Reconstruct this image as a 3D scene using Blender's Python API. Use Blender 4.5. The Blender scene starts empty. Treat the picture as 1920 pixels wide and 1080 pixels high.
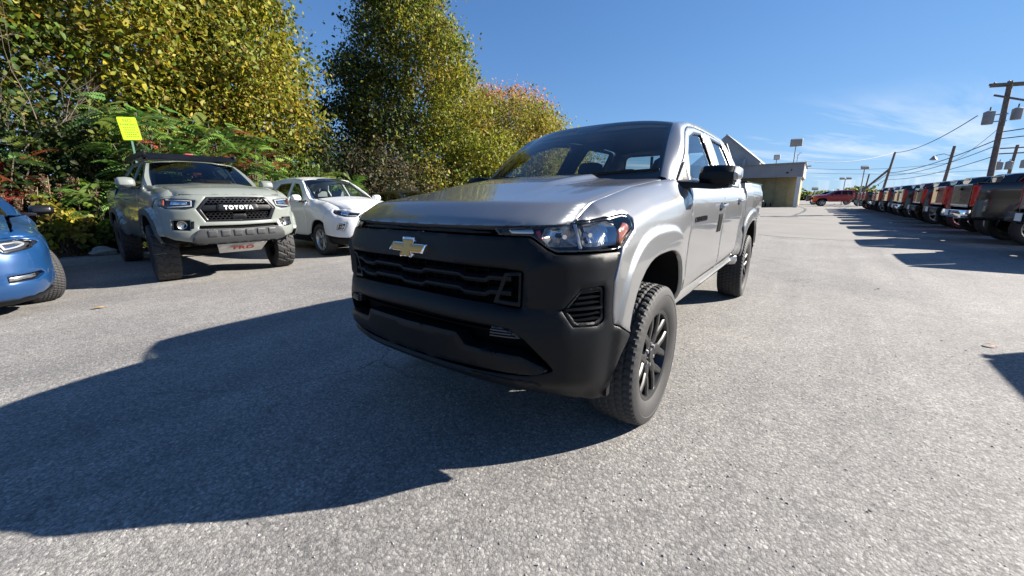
import bpy, bmesh, math, random
import numpy as np
from mathutils import Vector, Matrix
from mathutils.geometry import delaunay_2d_cdt
rnd = random.Random(7); RG = np.random.default_rng(11)
scene = bpy.context.scene; COL = scene.collection
# ================================================================ camera
cam_d = bpy.data.cameras.new('camera'); cam = bpy.data.objects.new('camera', cam_d); COL.objects.link(cam); scene.camera = cam
CAM = Vector((1.948, 1.406, 1.168)); YAW, PITCH, ROLL, FOC = math.radians(217.409), math.radians(-12.969), math.radians(-0.480), 725.0
fw = Vector((math.cos(YAW)*math.cos(PITCH), math.sin(YAW)*math.cos(PITCH), math.sin(PITCH)))
rt = Vector((math.sin(YAW), -math.cos(YAW), 0)); up = rt.cross(fw)
rt2 = math.cos(ROLL)*rt+math.sin(ROLL)*up; up2 = -math.sin(ROLL)*rt+math.cos(ROLL)*up
M = Matrix((rt2, up2, -fw)).transposed().to_4x4(); M.translation = CAM; cam.matrix_world = M
cam_d.sensor_width = 36; cam_d.lens = FOC/1920*36; cam_d.clip_start = .05; cam_d.clip_end = 3000
# ================================================================ sky, sun, exposure
SUN_AZ = math.atan2(1.40, -1.39); SUN_EL = math.radians(26.9)      # where the sun stands, measured from the shadows
world = bpy.data.worlds.new('World'); scene.world = world; world.use_nodes = True
wt = world.node_tree; wn = wt.nodes; wl = wt.links; wn.clear()
def WN(t, **k):
    n = wn.new(t)
    for a, b in k.items(): setattr(n, a, b)
    return n
sky = WN('ShaderNodeTexSky', sky_type='NISHITA', sun_disc=False); sky.sun_elevation = SUN_EL
sky.sun_rotation = math.radians(90)-SUN_AZ; sky.altitude = 900; sky.air_density = 1.0; sky.dust_density = .05; sky.ozone_density = 3.0
bg = WN('ShaderNodeBackground'); bg.inputs[1].default_value = .066; wout = WN('ShaderNodeOutputWorld')
tc = WN('ShaderNodeTexCoord'); sep = WN('ShaderNodeSeparateXYZ'); wl.new(tc.outputs['Generated'], sep.inputs[0])
# thin cirrus: project the view direction on a flat layer and stretch a noise along the wind
addz = WN('ShaderNodeMath', operation='MAXIMUM'); addz.inputs[1].default_value = .03; wl.new(sep.outputs[2], addz.inputs[0])
dx = WN('ShaderNodeMath', operation='DIVIDE'); dy = WN('ShaderNodeMath', operation='DIVIDE')
wl.new(sep.outputs[0], dx.inputs[0]); wl.new(addz.outputs[0], dx.inputs[1]); wl.new(sep.outputs[1], dy.inputs[0]); wl.new(addz.outputs[0], dy.inputs[1])
comb = WN('ShaderNodeCombineXYZ'); wl.new(dx.outputs[0], comb.inputs[0]); wl.new(dy.outputs[0], comb.inputs[1])
mp = WN('ShaderNodeMapping'); mp.inputs['Rotation'].default_value = (0, 0, math.radians(18.4)); wl.new(comb.outputs[0], mp.inputs[0])
mps = WN('ShaderNodeMapping'); mps.inputs['Scale'].default_value = (.13, .75, 1); mps.inputs['Location'].default_value = (9.9, 2.54, 0); wl.new(mp.outputs[0], mps.inputs[0])
nz = WN('ShaderNodeTexNoise'); nz.inputs['Scale'].default_value = 1.0; nz.inputs['Detail'].default_value = 8; nz.inputs['Roughness'].default_value = .62; nz.inputs['Distortion'].default_value = .35
wl.new(mps.outputs[0], nz.inputs['Vector'])
cr = WN('ShaderNodeValToRGB'); cr.color_ramp.elements[0].position = .50; cr.color_ramp.elements[1].position = .76; wl.new(nz.outputs[0], cr.inputs[0])
# the cirrus stands in the western half of the sky only
sq = WN('ShaderNodeSeparateXYZ'); wl.new(mp.outputs[0], sq.inputs[0])
cr2 = WN('ShaderNodeMapRange', interpolation_type='SMOOTHSTEP'); cr2.inputs['From Min'].default_value = -4.5; cr2.inputs['From Max'].default_value = -7.5; wl.new(sq.outputs[0], cr2.inputs['Value'])
mul = WN('ShaderNodeMath', operation='MULTIPLY'); wl.new(cr.outputs[0], mul.inputs[0]); wl.new(cr2.outputs[0], mul.inputs[1])
mul2 = WN('ShaderNodeMath', operation='MULTIPLY'); mul2.inputs[1].default_value = .75; wl.new(mul.outputs[0], mul2.inputs[0])
mixc = WN('ShaderNodeMix', data_type='RGBA'); mixc.inputs['B'].default_value = (5.2, 5.5, 6.0, 1)
tint = WN('ShaderNodeMix', data_type='RGBA', blend_type='MULTIPLY'); tint.inputs['Factor'].default_value = 1; tint.inputs['B'].default_value = (.63, .92, 1.33, 1)
# soft shoulder: keeps the bright band over the horizon from burning out
cmp_ = WN('ShaderNodeVectorMath', operation='MULTIPLY_ADD'); cmp_.inputs[1].default_value = (.15, .15, .15); cmp_.inputs[2].default_value = (1, 1, 1); cdv = WN('ShaderNodeVectorMath', operation='DIVIDE')
wl.new(sky.outputs[0], cmp_.inputs[0]); wl.new(sky.outputs[0], cdv.inputs[0]); wl.new(cmp_.outputs[0], cdv.inputs[1]); wl.new(cdv.outputs[0], tint.inputs['A'])
wl.new(mul2.outputs[0], mixc.inputs['Factor']); wl.new(tint.outputs['Result'], mixc.inputs['A']); wl.new(mixc.outputs['Result'], bg.inputs[0]); wl.new(bg.outputs[0], wout.inputs[0])
sun_d = bpy.data.lights.new('sun', 'SUN'); sun = bpy.data.objects.new('sun', sun_d); COL.objects.link(sun)
sun_d.energy = 5.0; sun_d.angle = math.radians(.53); sun_d.color = (1, .93, .83)
sdir = Vector((math.cos(SUN_AZ)*math.cos(SUN_EL), math.sin(SUN_AZ)*math.cos(SUN_EL), math.sin(SUN_EL)))
sun.rotation_euler = sdir.to_track_quat('Z', 'Y').to_euler(); sun.location = sdir*60
vs = scene.view_settings; vs.view_transform = 'Standard'; vs.look = 'None'; vs.gamma = 1; vs.use_curve_mapping = False; vs.exposure = 1.58
scene.cycles.max_bounces = 8; scene.cycles.transparent_max_bounces = 16
# ================================================================ materials
def mat(name, col=(.5,.5,.5), rough=.5, metal=0., coat=0., spec=None, emit=None, coat_rough=.03):
    m = bpy.data.materials.new(name); m.use_nodes = True; b = m.node_tree.nodes['Principled BSDF']
    b.inputs['Base Color'].default_value = (*col, 1); b.inputs['Roughness'].default_value = rough; b.inputs['Metallic'].default_value = metal
    b.inputs['Coat Weight'].default_value = coat; b.inputs['Coat Roughness'].default_value = coat_rough
    if spec is not None: b.inputs['Specular IOR Level'].default_value = spec
    return m
class NT:
    def __init__(s, m): s.m = m; s.t = m.node_tree; s.b = s.t.nodes['Principled BSDF']
    def n(s, t, **k):
        x = s.t.nodes.new(t)
        for a, v in k.items():
            if a.startswith('i_'): x.inputs[a[2:].replace('_', ' ')].default_value = v
            else: setattr(x, a, v)
        return x
    def l(s, a, b): s.t.links.new(a, b)
    def ramp(s, src, stops):
        r = s.n('ShaderNodeValToRGB'); e = r.color_ramp.elements
        while len(e) < len(stops): e.new(.5)
        for q, (p, c) in zip(e, stops): q.position = p; q.color = (*c, 1) if len(c) == 3 else c
        s.l(src, r.inputs[0]); return r.outputs[0]
def dirt(m, scale=3., amt=.12, bump=0., bscale=300., rough_var=.0):
    """uneven tone (dust) and a fine grain on a plain material"""
    T = NT(m); tc = T.n('ShaderNodeTexCoord'); c = T.b.inputs['Base Color'].default_value[:3]; r0 = T.b.inputs['Roughness'].default_value
    nz = T.n('ShaderNodeTexNoise', i_Scale=scale, i_Detail=6., i_Roughness=.65); T.l(tc.outputs['Object'], nz.inputs['Vector'])
    o = T.ramp(nz.outputs[0], [(.3, tuple(max(0, v*(1-amt)) for v in c)), (.7, tuple(min(1, v*(1+amt)+amt*.01) for v in c))]); T.l(o, T.b.inputs['Base Color'])
    if rough_var:
        o = T.ramp(nz.outputs[0], [(.3, (r0-rough_var,)*3), (.75, (r0+rough_var,)*3)]); T.l(o, T.b.inputs['Roughness'])
    if bump:
        n2 = T.n('ShaderNodeTexNoise', i_Scale=bscale, i_Detail=2.); T.l(tc.outputs['Object'], n2.inputs['Vector'])
        bp = T.n('ShaderNodeBump', i_Strength=bump, i_Distance=.002); T.l(n2.outputs[0], bp.inputs['Height']); T.l(bp.outputs[0], T.b.inputs['Normal'])
    return m
def paint(name, col, metal=.0, rough=.35, flake=0., coat=.75):
    m = mat(name, col, rough, metal, coat); T = NT(m); tc = T.n('ShaderNodeTexCoord')
    nz = T.n('ShaderNodeTexNoise', i_Scale=1.7, i_Detail=5., i_Roughness=.6); T.l(tc.outputs['Object'], nz.inputs['Vector'])
    T.l(T.ramp(nz.outputs[0], [(.3, tuple(v*.96 for v in col)), (.7, tuple(min(1, v*1.03) for v in col))]), T.b.inputs['Base Color'])
    T.l(T.ramp(nz.outputs[0], [(.35, (.02,)*3), (.8, (.09,)*3)]), T.b.inputs['Coat Roughness'])
    if flake:
        vo = T.n('ShaderNodeTexVoronoi', i_Scale=900.); T.l(tc.outputs['Object'], vo.inputs['Vector'])
        bp = T.n('ShaderNodeBump', i_Strength=flake, i_Distance=.0006); T.l(vo.outputs['Distance'], bp.inputs['Height']); T.l(bp.outputs[0], T.b.inputs['Normal'])
    return m
def glass(name, tint=(.8,.85,.85), refl=1.0, rough=0.0):
    """clear or tinted sheet glass: tinted see-through plus mirror reflection by Fresnel"""
    m = bpy.data.materials.new(name); m.use_nodes = True; t = m.node_tree; t.nodes.clear()
    o = t.nodes.new('ShaderNodeOutputMaterial'); mx = t.nodes.new('ShaderNodeMixShader'); tr = t.nodes.new('ShaderNodeBsdfTransparent'); gl = t.nodes.new('ShaderNodeBsdfGlossy')
    fr = t.nodes.new('ShaderNodeFresnel'); fr.inputs[0].default_value = 1.52; tr.inputs[0].default_value = (*tint, 1); gl.inputs['Roughness'].default_value = rough
    gl.inputs['Color'].default_value = (refl, refl, refl, 1)
    ge = t.nodes.new('ShaderNodeNewGeometry'); ma = t.nodes.new('ShaderNodeMath'); ma.operation = 'MULTIPLY_ADD'; ma.inputs[1].default_value = 1/1.52-1.52; ma.inputs[2].default_value = 1.52   # a thin sheet has the same Fresnel from both sides
    t.links.new(ge.outputs['Backfacing'], ma.inputs[0]); t.links.new(ma.outputs[0], fr.inputs[0]); t.links.new(fr.outputs[0], mx.inputs[0]); t.links.new(tr.outputs[0], mx.inputs[1]); t.links.new(gl.outputs[0], mx.inputs[2]); t.links.new(mx.outputs[0], o.inputs[0])
    return m
MT = {}
MT['silver'] = paint('silver_paint', (.27,.275,.28), .75, .38, .04, 1.)
MT['black_plastic'] = dirt(mat('black_textured_plastic', (.0036,.0046,.0064), .38, spec=.2), 4, .12, .35, 700, .06)
MT['gloss_black'] = mat('gloss_black', (.008,.008,.009), .25, 0, .2)
MT['dark'] = mat('dark_cavity', (.003,.003,.0035), .8, spec=.08)
MT['under'] = dirt(mat('underbody', (.010,.010,.0105), .8, spec=.15), 5, .3)
MT['rubber'] = dirt(mat('tyre_rubber', (.022,.022,.023), .72), 9, .25, .2, 250, .06)
MT['rubber_dusty'] = dirt(mat('dusty_tyre_rubber', (.06,.057,.053), .85), 9, .3, .2, 250)
MT['black_rim'] = mat('black_alloy', (.006,.006,.007), .38, 0., .15)
MT['silver_rim'] = mat('silver_alloy', (.55,.56,.57), .3, .85, .3)
MT['steel'] = mat('steel', (.5,.5,.5), .35, 1.)
MT['chrome'] = mat('chrome', (.85,.86,.88), .07, 1.)
MT['gold'] = mat('gold_emblem', (.44,.235,.03), .35, .45, .6)
MT['lens'] = glass('clear_lens', (.93,.94,.95), .9)
MT['glass'] = glass('car_glass', (.84,.89,.87))
MT['glass_front'] = glass('windscreen_glass', (.52,.58,.58)); MT['glass_ws'] = glass('green_windscreen', (.38,.46,.45)); MT['glass_dark'] = glass('privacy_glass', (.10,.12,.13))
MT['glass_mid'] = glass('tinted_glass', (.55,.63,.63))
MT['bezel'] = mat('lamp_bezel', (.05,.05,.055), .3, .3)
MT['reflector'] = mat('lamp_reflector', (.50,.49,.48), .22, 1.)
MT['amber'] = mat('amber_reflector', (.26,.07,.025), .2, 0, .3); MT['red_reflection'] = mat('painted_red_reflection', (.30,.012,.022), .2, 0, .3)  # the red one is a reflection in the headlight put into the colour
MT['red_lens'] = mat('red_tail_lens', (.50,.006,.014), .25, 0, .3)
MT['white_lens'] = mat('white_lens', (.32,.33,.35), .15, 0, .6)
MT['seat'] = dirt(mat('seat_fabric', (.02,.02,.022), .85), 20, .3)
MT['dash'] = mat('dashboard_plastic', (.015,.015,.016), .6)
MT['headliner'] = mat('headliner', (.25,.25,.25), .9)
MT['white_paper'] = mat('sticker_paper', (.75,.76,.77), .6); MT['plate_white'] = dirt(mat('dusty_white_plate', (.42,.41,.38), .6), 6, .2)
# ================================================================ curve and surface mathematics
# ---------------------------------------------------------------- numeric helpers
def sm(x, a, b):
    t = np.clip((x-a)/(b-a), 0, 1); return t*t*(3-2*t)
def prof(pts, sig=0.02, n=1200):
    """smooth 1-D profile through (t, value) points; sig rounds the corners (same unit as t)"""
    p = np.array(sorted(pts), float); a, b = p[0, 0], p[-1, 0]
    pad = 4*sig+1e-6
    t = np.linspace(a-pad, b+pad, n); v = np.interp(t, p[:, 0], p[:, 1])
    # linear extrapolation so that smoothing keeps end slopes
    s0 = (p[1, 1]-p[0, 1])/(p[1, 0]-p[0, 0]); s1 = (p[-1, 1]-p[-2, 1])/(p[-1, 0]-p[-2, 0])
    v = np.where(t < a, p[0, 1]+s0*(t-a), v); v = np.where(t > b, p[-1, 1]+s1*(t-b), v)
    if sig > 0:
        dt = t[1]-t[0]; k = np.arange(-int(3*sig/dt)-1, int(3*sig/dt)+2)*dt
        w = np.exp(-.5*(k/sig)**2); w /= w.sum()
        m = len(w)//2; vp = np.concatenate([v[0]+(v[1]-v[0])*np.arange(-m, 0), v, v[-1]+(v[-1]-v[-2])*np.arange(1, m+1)])
        v = np.convolve(vp, w, 'valid')
    return lambda q: np.interp(q, t, v)
class Plan:
    """closed half outline (x,y) from front centre round the left side to the rear centre, by arc length s"""
    def __init__(self, pts, sig=0.035):
        p = np.array(pts, float)
        p = np.concatenate([[[p[1, 0], -p[1, 1]]], p, [[p[-2, 0], -p[-2, 1]]]])
        d = np.concatenate([[0], np.cumsum(np.hypot(*np.diff(p, axis=0).T))])
        t = np.linspace(0, d[-1], 6000); q = np.stack([np.interp(t, d, p[:, 0]), np.interp(t, d, p[:, 1])], 1)
        dt = t[1]-t[0]; k = np.arange(-int(3*sig/dt)-1, int(3*sig/dt)+2)*dt
        w = np.exp(-.5*(k/sig)**2); w /= w.sum(); m = len(w)//2
        qp = np.concatenate([q[0]+(q[1]-q[0])*np.arange(-m, 0)[:, None], q, q[-1]+(q[-1]-q[-2])*np.arange(1, m+1)[:, None]])
        q = np.stack([np.convolve(qp[:, i], w, 'valid') for i in (0, 1)], 1)
        i0 = int(np.argmin(np.abs(t-d[1]))); i1 = int(np.argmin(np.abs(t-d[-2])))
        q = q[i0:i1+1]; q[:, 1] = np.maximum(q[:, 1], 0); q[0, 1] = 0; q[-1, 1] = 0
        self.q = q; self.s = np.concatenate([[0], np.cumsum(np.hypot(*np.diff(q, axis=0).T))])
        g = np.gradient(q, self.s, axis=0); g /= np.linalg.norm(g, axis=1)[:, None]
        self.n = np.stack([g[:, 1], -g[:, 0]], 1)
        self.L = self.s[-1]
        self.imax = int(np.argmax(q[:, 1]))
    def at(self, s):
        a = np.abs(s); sg = np.where(np.asarray(s) < 0, -1., 1.)
        f = lambda c: np.interp(a, self.s, c)
        return f(self.q[:, 0]), f(self.q[:, 1])*sg, f(self.n[:, 0]), f(self.n[:, 1])*sg
    def sx(self, x):
        """s of the side point with that x (left side)"""
        return np.interp(-np.asarray(x, float), -self.q[:, 0], self.s)
    def sy(self, y):
        """s of the front point with that y"""
        i = self.imax; return np.interp(y, self.q[:i, 1], self.s[:i])
class Skin:
    def __init__(self, plan, D): self.plan, self.D = plan, D
    def __call__(self, sz, off=0.):
        sz = np.asarray(sz, float); s, z = sz[:, 0], sz[:, 1]
        x, y, nx, ny = self.plan.at(s); d = self.D(x, np.abs(y), nx, np.abs(ny), z)+off
        return np.stack([x+nx*d, y+ny*d, z], 1)
# ================================================================ mesh helpers
def link(o, parent=None):
    COL.objects.link(o)
    if parent is not None: o.parent = parent
    return o
def mesh_obj(name, V, F, material, parent=None, sharp=35., smooth=True, matidx=None):
    me = bpy.data.meshes.new(name); me.from_pydata([tuple(map(float, v)) for v in V], [], [tuple(int(i) for i in f) for f in F])
    for m in (material if isinstance(material, (list, tuple)) else [material]): me.materials.append(m)
    if matidx is not None: me.polygons.foreach_set('material_index', np.asarray(matidx, np.int32))
    if smooth:
        me.polygons.foreach_set('use_smooth', np.ones(len(me.polygons), bool)); me.set_sharp_from_angle(angle=math.radians(sharp))
    me.update(); return link(bpy.data.objects.new(name, me), parent)
def fast_mesh(name, V, T, material, parent=None, smooth=False, k=3, cols=None):
    """many faces of k corners from arrays"""
    me = bpy.data.meshes.new(name); V = np.asarray(V, np.float32); T = np.asarray(T, np.int32); n = len(T)
    me.vertices.add(len(V)); me.vertices.foreach_set('co', V.ravel()); me.loops.add(n*k); me.loops.foreach_set('vertex_index', T.ravel())
    me.polygons.add(n); me.polygons.foreach_set('loop_start', np.arange(n, dtype=np.int32)*k); me.polygons.foreach_set('loop_total', np.full(n, k, np.int32))
    if smooth: me.polygons.foreach_set('use_smooth', np.ones(n, bool))
    if cols is not None:
        a = me.color_attributes.new('tone', 'FLOAT_COLOR', 'POINT'); a.data.foreach_set('color', np.asarray(cols, np.float32).ravel())
    for m in (material if isinstance(material, (list, tuple)) else [material]): me.materials.append(m)
    me.update(calc_edges=True); return link(bpy.data.objects.new(name, me), parent)
class MB:
    """collects solid pieces of ONE part"""
    def __init__(s): s.V, s.F = [], []
    def add(s, V, F): o = len(s.V); s.V += [tuple(v) for v in V]; s.F += [tuple(i+o for i in f) for f in F]; return s
    def box(s, c, d, R=None, taper=1.):
        x, y, z = [v/2 for v in d]; P = [(-x,-y,-z),(x,-y,-z),(x,y,-z),(-x,y,-z),(-x*taper,-y*taper,z),(x*taper,-y*taper,z),(x*taper,y*taper,z),(-x*taper,y*taper,z)]
        P = [Vector(p) for p in P]
        if R is not None: P = [R @ p for p in P]
        return s.add([p+Vector(c) for p in P], [(3,2,1,0),(4,5,6,7),(0,1,5,4),(1,2,6,5),(2,3,7,6),(3,0,4,7)])
    def tube(s, pts, r, n=8, cap=True):
        pts = [Vector(p) for p in pts]; rs = r if isinstance(r, (list, tuple)) else [r]*len(pts); V = []; F = []; last = None
        for i, p in enumerate(pts):
            t = (pts[min(i+1, len(pts)-1)]-pts[max(i-1, 0)]).normalized()
            a = (last-t*last.dot(t)) if last is not None else t.orthogonal()
            a.normalize(); last = a; b = t.cross(a)
            V += [p+(a*math.cos(2*math.pi*k/n)+b*math.sin(2*math.pi*k/n))*rs[i] for k in range(n)]
        for i in range(len(pts)-1):
            for k in range(n): F.append((i*n+k, i*n+(k+1)%n, (i+1)*n+(k+1)%n, (i+1)*n+k))
        if cap: F.append(tuple(reversed(range(n)))); F.append(tuple((len(pts)-1)*n+k for k in range(n)))
        return s.add(V, F)
    def lathe(s, prof_, n=32, axis='Y', c=(0,0,0), cap=False):
        V = []; F = []
        for (r, h) in prof_:
            for k in range(n):
                a = 2*math.pi*k/n; u, v = r*math.cos(a), r*math.sin(a)
                V.append({'Y': (u+c[0], h+c[1], v+c[2]), 'Z': (u+c[0], v+c[1], h+c[2]), 'X': (h+c[0], u+c[1], v+c[2])}[axis])
        m = len(prof_)
        for i in range(m-1):
            for k in range(n): F.append((i*n+k, i*n+(k+1)%n, (i+1)*n+(k+1)%n, (i+1)*n+k))
        if cap: F.append(tuple(range(n))); F.append(tuple((m-1)*n+k for k in range(n)))
        return s.add(V, F)
    def prism(s, poly, ax, a, b):
        """polygon in the two axes other than ax, extruded along ax from a to b"""
        def P(q, h): return {0: (h, q[0], q[1]), 1: (q[0], h, q[1]), 2: (q[0], q[1], h)}[ax]
        n = len(poly); return s.add([P(q, a) for q in poly]+[P(q, b) for q in poly], [tuple(range(n))[::-1], tuple(range(n, 2*n))]+[(i, (i+1)%n, n+(i+1)%n, n+i) for i in range(n)])
    def loft(s, rings, cap=True):
        n = len(rings[0]); V = [p for r in rings for p in r]; F = []
        for i in range(len(rings)-1):
            for k in range(n): F.append((i*n+k, i*n+(k+1)%n, (i+1)*n+(k+1)%n, (i+1)*n+k))
        if cap: F.append(tuple(range(n))[::-1]); F.append(tuple((len(rings)-1)*n+k for k in range(n)))
        return s.add(V, F)
    def build(s, name, material, parent=None, sharp=35., bevel=0., smooth=True):
        me = bpy.data.meshes.new(name); bm = bmesh.new(); vs = [bm.verts.new(v) for v in s.V]
        for f in s.F:
            try: bm.faces.new([vs[i] for i in f])
            except ValueError: pass
        bmesh.ops.recalc_face_normals(bm, faces=bm.faces)
        if bevel:
            es = [e for e in bm.edges if len(e.link_faces) == 2 and e.calc_face_angle(0) > math.radians(30)]
            bmesh.ops.bevel(bm, geom=es, offset=bevel, segments=2, profile=.6, affect='EDGES', clamp_overlap=True)
        bm.to_mesh(me); bm.free(); me.materials.append(material)
        if smooth:
            me.polygons.foreach_set('use_smooth', np.ones(len(me.polygons), bool)); me.set_sharp_from_angle(angle=math.radians(sharp))
        return link(bpy.data.objects.new(name, me), parent)
def inside(P, poly):
    P = np.asarray(P, float); poly = np.asarray(poly, float); r = np.zeros(len(P), bool); a = poly; b = np.roll(poly, -1, 0)
    for (x0, y0), (x1, y1) in zip(a, b):
        if y0 == y1: continue
        c = ((y0 > P[:, 1]) != (y1 > P[:, 1])) & (P[:, 0] < (x1-x0)*(P[:, 1]-y0)/(y1-y0)+x0); r ^= c
    return r
def fillet(poly, r, n=4):
    """round the corners of a polygon; a point (a,b,r) has its own radius"""
    out = []; m = len(poly)
    for i in range(m):
        p = np.array(poly[i][:2], float); rr = poly[i][2] if len(poly[i]) > 2 else r
        a = np.array(poly[i-1][:2], float)-p; b = np.array(poly[(i+1) % m][:2], float)-p; la, lb = np.linalg.norm(a), np.linalg.norm(b)
        if rr <= 0 or la < 1e-6 or lb < 1e-6: out.append(p); continue
        a /= la; b /= lb; ang = math.acos(np.clip(a@b, -1, 1))
        if ang > math.radians(172) or ang < math.radians(3): out.append(p); continue
        d = min(rr/math.tan(ang/2), la*.45, lb*.45)
        p0, p1 = p+a*d, p+b*d
        for k in range(n+1):
            t = k/n; out.append(p0*(1-t)**2+2*p*t*(1-t)+p1*t*t)
    return np.array(out)
def cr(pts, n=7):
    """smooth open curve through 2-D points (Catmull-Rom)"""
    p = np.array([q[:2] for q in pts], float); p = np.concatenate([[2*p[0]-p[1]], p, [2*p[-1]-p[-2]]]); out = []
    for i in range(1, len(p)-2):
        for k in range(n):
            t = k/n; out.append(.5*((2*p[i])+(-p[i-1]+p[i+1])*t+(2*p[i-1]-5*p[i]+4*p[i+1]-p[i+2])*t*t+(-p[i-1]+3*p[i]-3*p[i+1]+p[i+2])*t**3))
    return [tuple(q) for q in out]+[tuple(p[-2])]
def resample(poly, res):
    out = []; m = len(poly)
    for i in range(m):
        a, b = poly[i], poly[(i+1) % m]; k = max(1, int(math.ceil(np.linalg.norm(b-a)/res)))
        out += [a+(b-a)*j/k for j in range(k)]
    return np.array(out)
def area2(p): return np.sum(p[:, 0]*np.roll(p[:, 1], -1)-np.roll(p[:, 0], -1)*p[:, 1])
def inset(p, d):
    a = p-np.roll(p, 1, 0); b = np.roll(p, -1, 0)-p
    a /= np.linalg.norm(a, axis=1)[:, None]+1e-12; b /= np.linalg.norm(b, axis=1)[:, None]+1e-12
    n = np.stack([-(a+b)[:, 1], (a+b)[:, 0]], 1); n /= np.linalg.norm(n, axis=1)[:, None]+1e-12
    return p+n*d*(1 if area2(p) > 0 else -1)
CENTER = np.array([-1.6, 0, .7])
def panel(name, outline, func, material, parent, res=.03, holes=(), flange=.018, edge=.003, corner=.006, sharp=38., center=None, hole_flange=None, hole_corner=None):
    """sheet part: 2-D outline (with holes) lifted on a surface, rounded rim and a folded-in flange"""
    loops = [resample(fillet(list(outline), corner), res)]+[resample(fillet(list(h), corner if hole_corner is None else hole_corner), res) for h in holes]
    if area2(loops[0]) < 0: loops[0] = loops[0][::-1]
    for i in range(1, len(loops)):
        if area2(loops[i]) > 0: loops[i] = loops[i][::-1]
    pts = np.concatenate(loops); E = []; o = 0
    for L in loops: E += [(o+i, o+(i+1) % len(L)) for i in range(len(L))]; o += len(L)
    nb = len(pts); allp = [pts]
    if edge > 0:
        for i, L in enumerate(loops):
            q = inset(L, edge*1.6) if i == 0 else inset(L, -edge*1.6)
            ok = inside(q, loops[0])
            for h in loops[1:]: ok &= ~inside(q, h)
            allp.append(q[ok])
    lo, hi = loops[0].min(0), loops[0].max(0)
    gx, gy = np.meshgrid(np.arange(lo[0]+res*.5, hi[0], res), np.arange(lo[1]+res*.43, hi[1], res*.87)); gx = gx+(np.arange(gx.shape[0]) % 2)[:, None]*res*.5
    G = np.stack([gx.ravel(), gy.ravel()], 1); ok = inside(G, loops[0])
    for h in loops[1:]: ok &= ~inside(G, h)
    G = G[ok]
    if len(G):
        bp = np.concatenate(allp); keep = np.ones(len(G), bool)
        for i0 in range(0, len(G), 2000):
            d = np.min(np.linalg.norm(G[i0:i0+2000, None]-bp[None], axis=2), axis=1); keep[i0:i0+2000] = d > res*.45
        allp.append(G[keep])
    A = np.concatenate(allp)
    r = delaunay_2d_cdt([Vector(p) for p in A], E, [], 0, 1e-7)
    P2 = np.array([tuple(v) for v in r[0]]); T = np.array([f for f in r[2] if len(f) == 3], int)
    c = P2[T].mean(1); ok = inside(c, loops[0])
    for h in loops[1:]: ok &= ~inside(c, h)
    T = T[ok]; used = np.unique(T)
    remap = -np.ones(len(P2), int); remap[used] = np.arange(len(used)); T = remap[T]; P2 = P2[used]
    V = func(P2); e = 1e-3
    du = func(P2+[e, 0])-func(P2-[e, 0]); dv = func(P2+[0, e])-func(P2-[0, e]); N = np.cross(du, dv); N /= np.linalg.norm(N, axis=1)[:, None]+1e-12
    ctr = CENTER if center is None else np.asarray(center, float)
    if np.mean(np.sum((V-ctr)*N, axis=1)) < 0: N = -N
    fn = np.cross(V[T[:, 1]]-V[T[:, 0]], V[T[:, 2]]-V[T[:, 0]])
    e1, e2 = P2[T[:, 1]]-P2[T[:, 0]], P2[T[:, 2]]-P2[T[:, 0]]; cw = e1[:, 0]*e2[:, 1]-e1[:, 1]*e2[:, 0] < 0; fn[cw] *= -1; T[cw] = T[cw][:, ::-1]   # one winding for the whole sheet
    if np.sum(fn*N[T[:, 0]]) < 0: T = T[:, ::-1]
    # boundary edges
    ed = {}
    for t in T:
        for a, b in ((t[0], t[1]), (t[1], t[2]), (t[2], t[0])): ed[(a, b)] = 1
    B = [(a, b) for (a, b) in ed if (b, a) not in ed]
    bv = sorted({a for a, b in B} | {b for a, b in B}); Vn = V.copy()
    if edge > 0: Vn[bv] -= N[bv]*edge
    F = [tuple(t) for t in T]
    if flange > 0:
        idx = {v: len(V)+i for i, v in enumerate(bv)}; low = V[bv]-N[bv]*flange; Vn = np.concatenate([Vn, low])
        F += [(b, a, idx[a], idx[b]) for a, b in B]
    return mesh_obj(name, Vn, F, material, parent, sharp)
def mirrorf(func):
    return lambda p: func(p)*np.array([1, -1, 1])
def empty(name, loc=(0,0,0), rz=0., label=None, cat=None, group=None):
    o = bpy.data.objects.new(name, None); COL.objects.link(o); o.location = loc; o.rotation_euler = (0, 0, rz); o.empty_display_size = .2
    tag(o, label, cat, group); return o
def tag(o, label=None, cat=None, group=None, kind=None):
    if label: o['label'] = label
    if cat: o['category'] = cat
    if group: o['group'] = group
    if kind: o['kind'] = kind
    return o
def copy_tree(o, parent=None):
    c = o.copy(); COL.objects.link(c); c.parent = parent
    for ch in list(o.children): copy_tree(ch, c)
    return c
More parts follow.
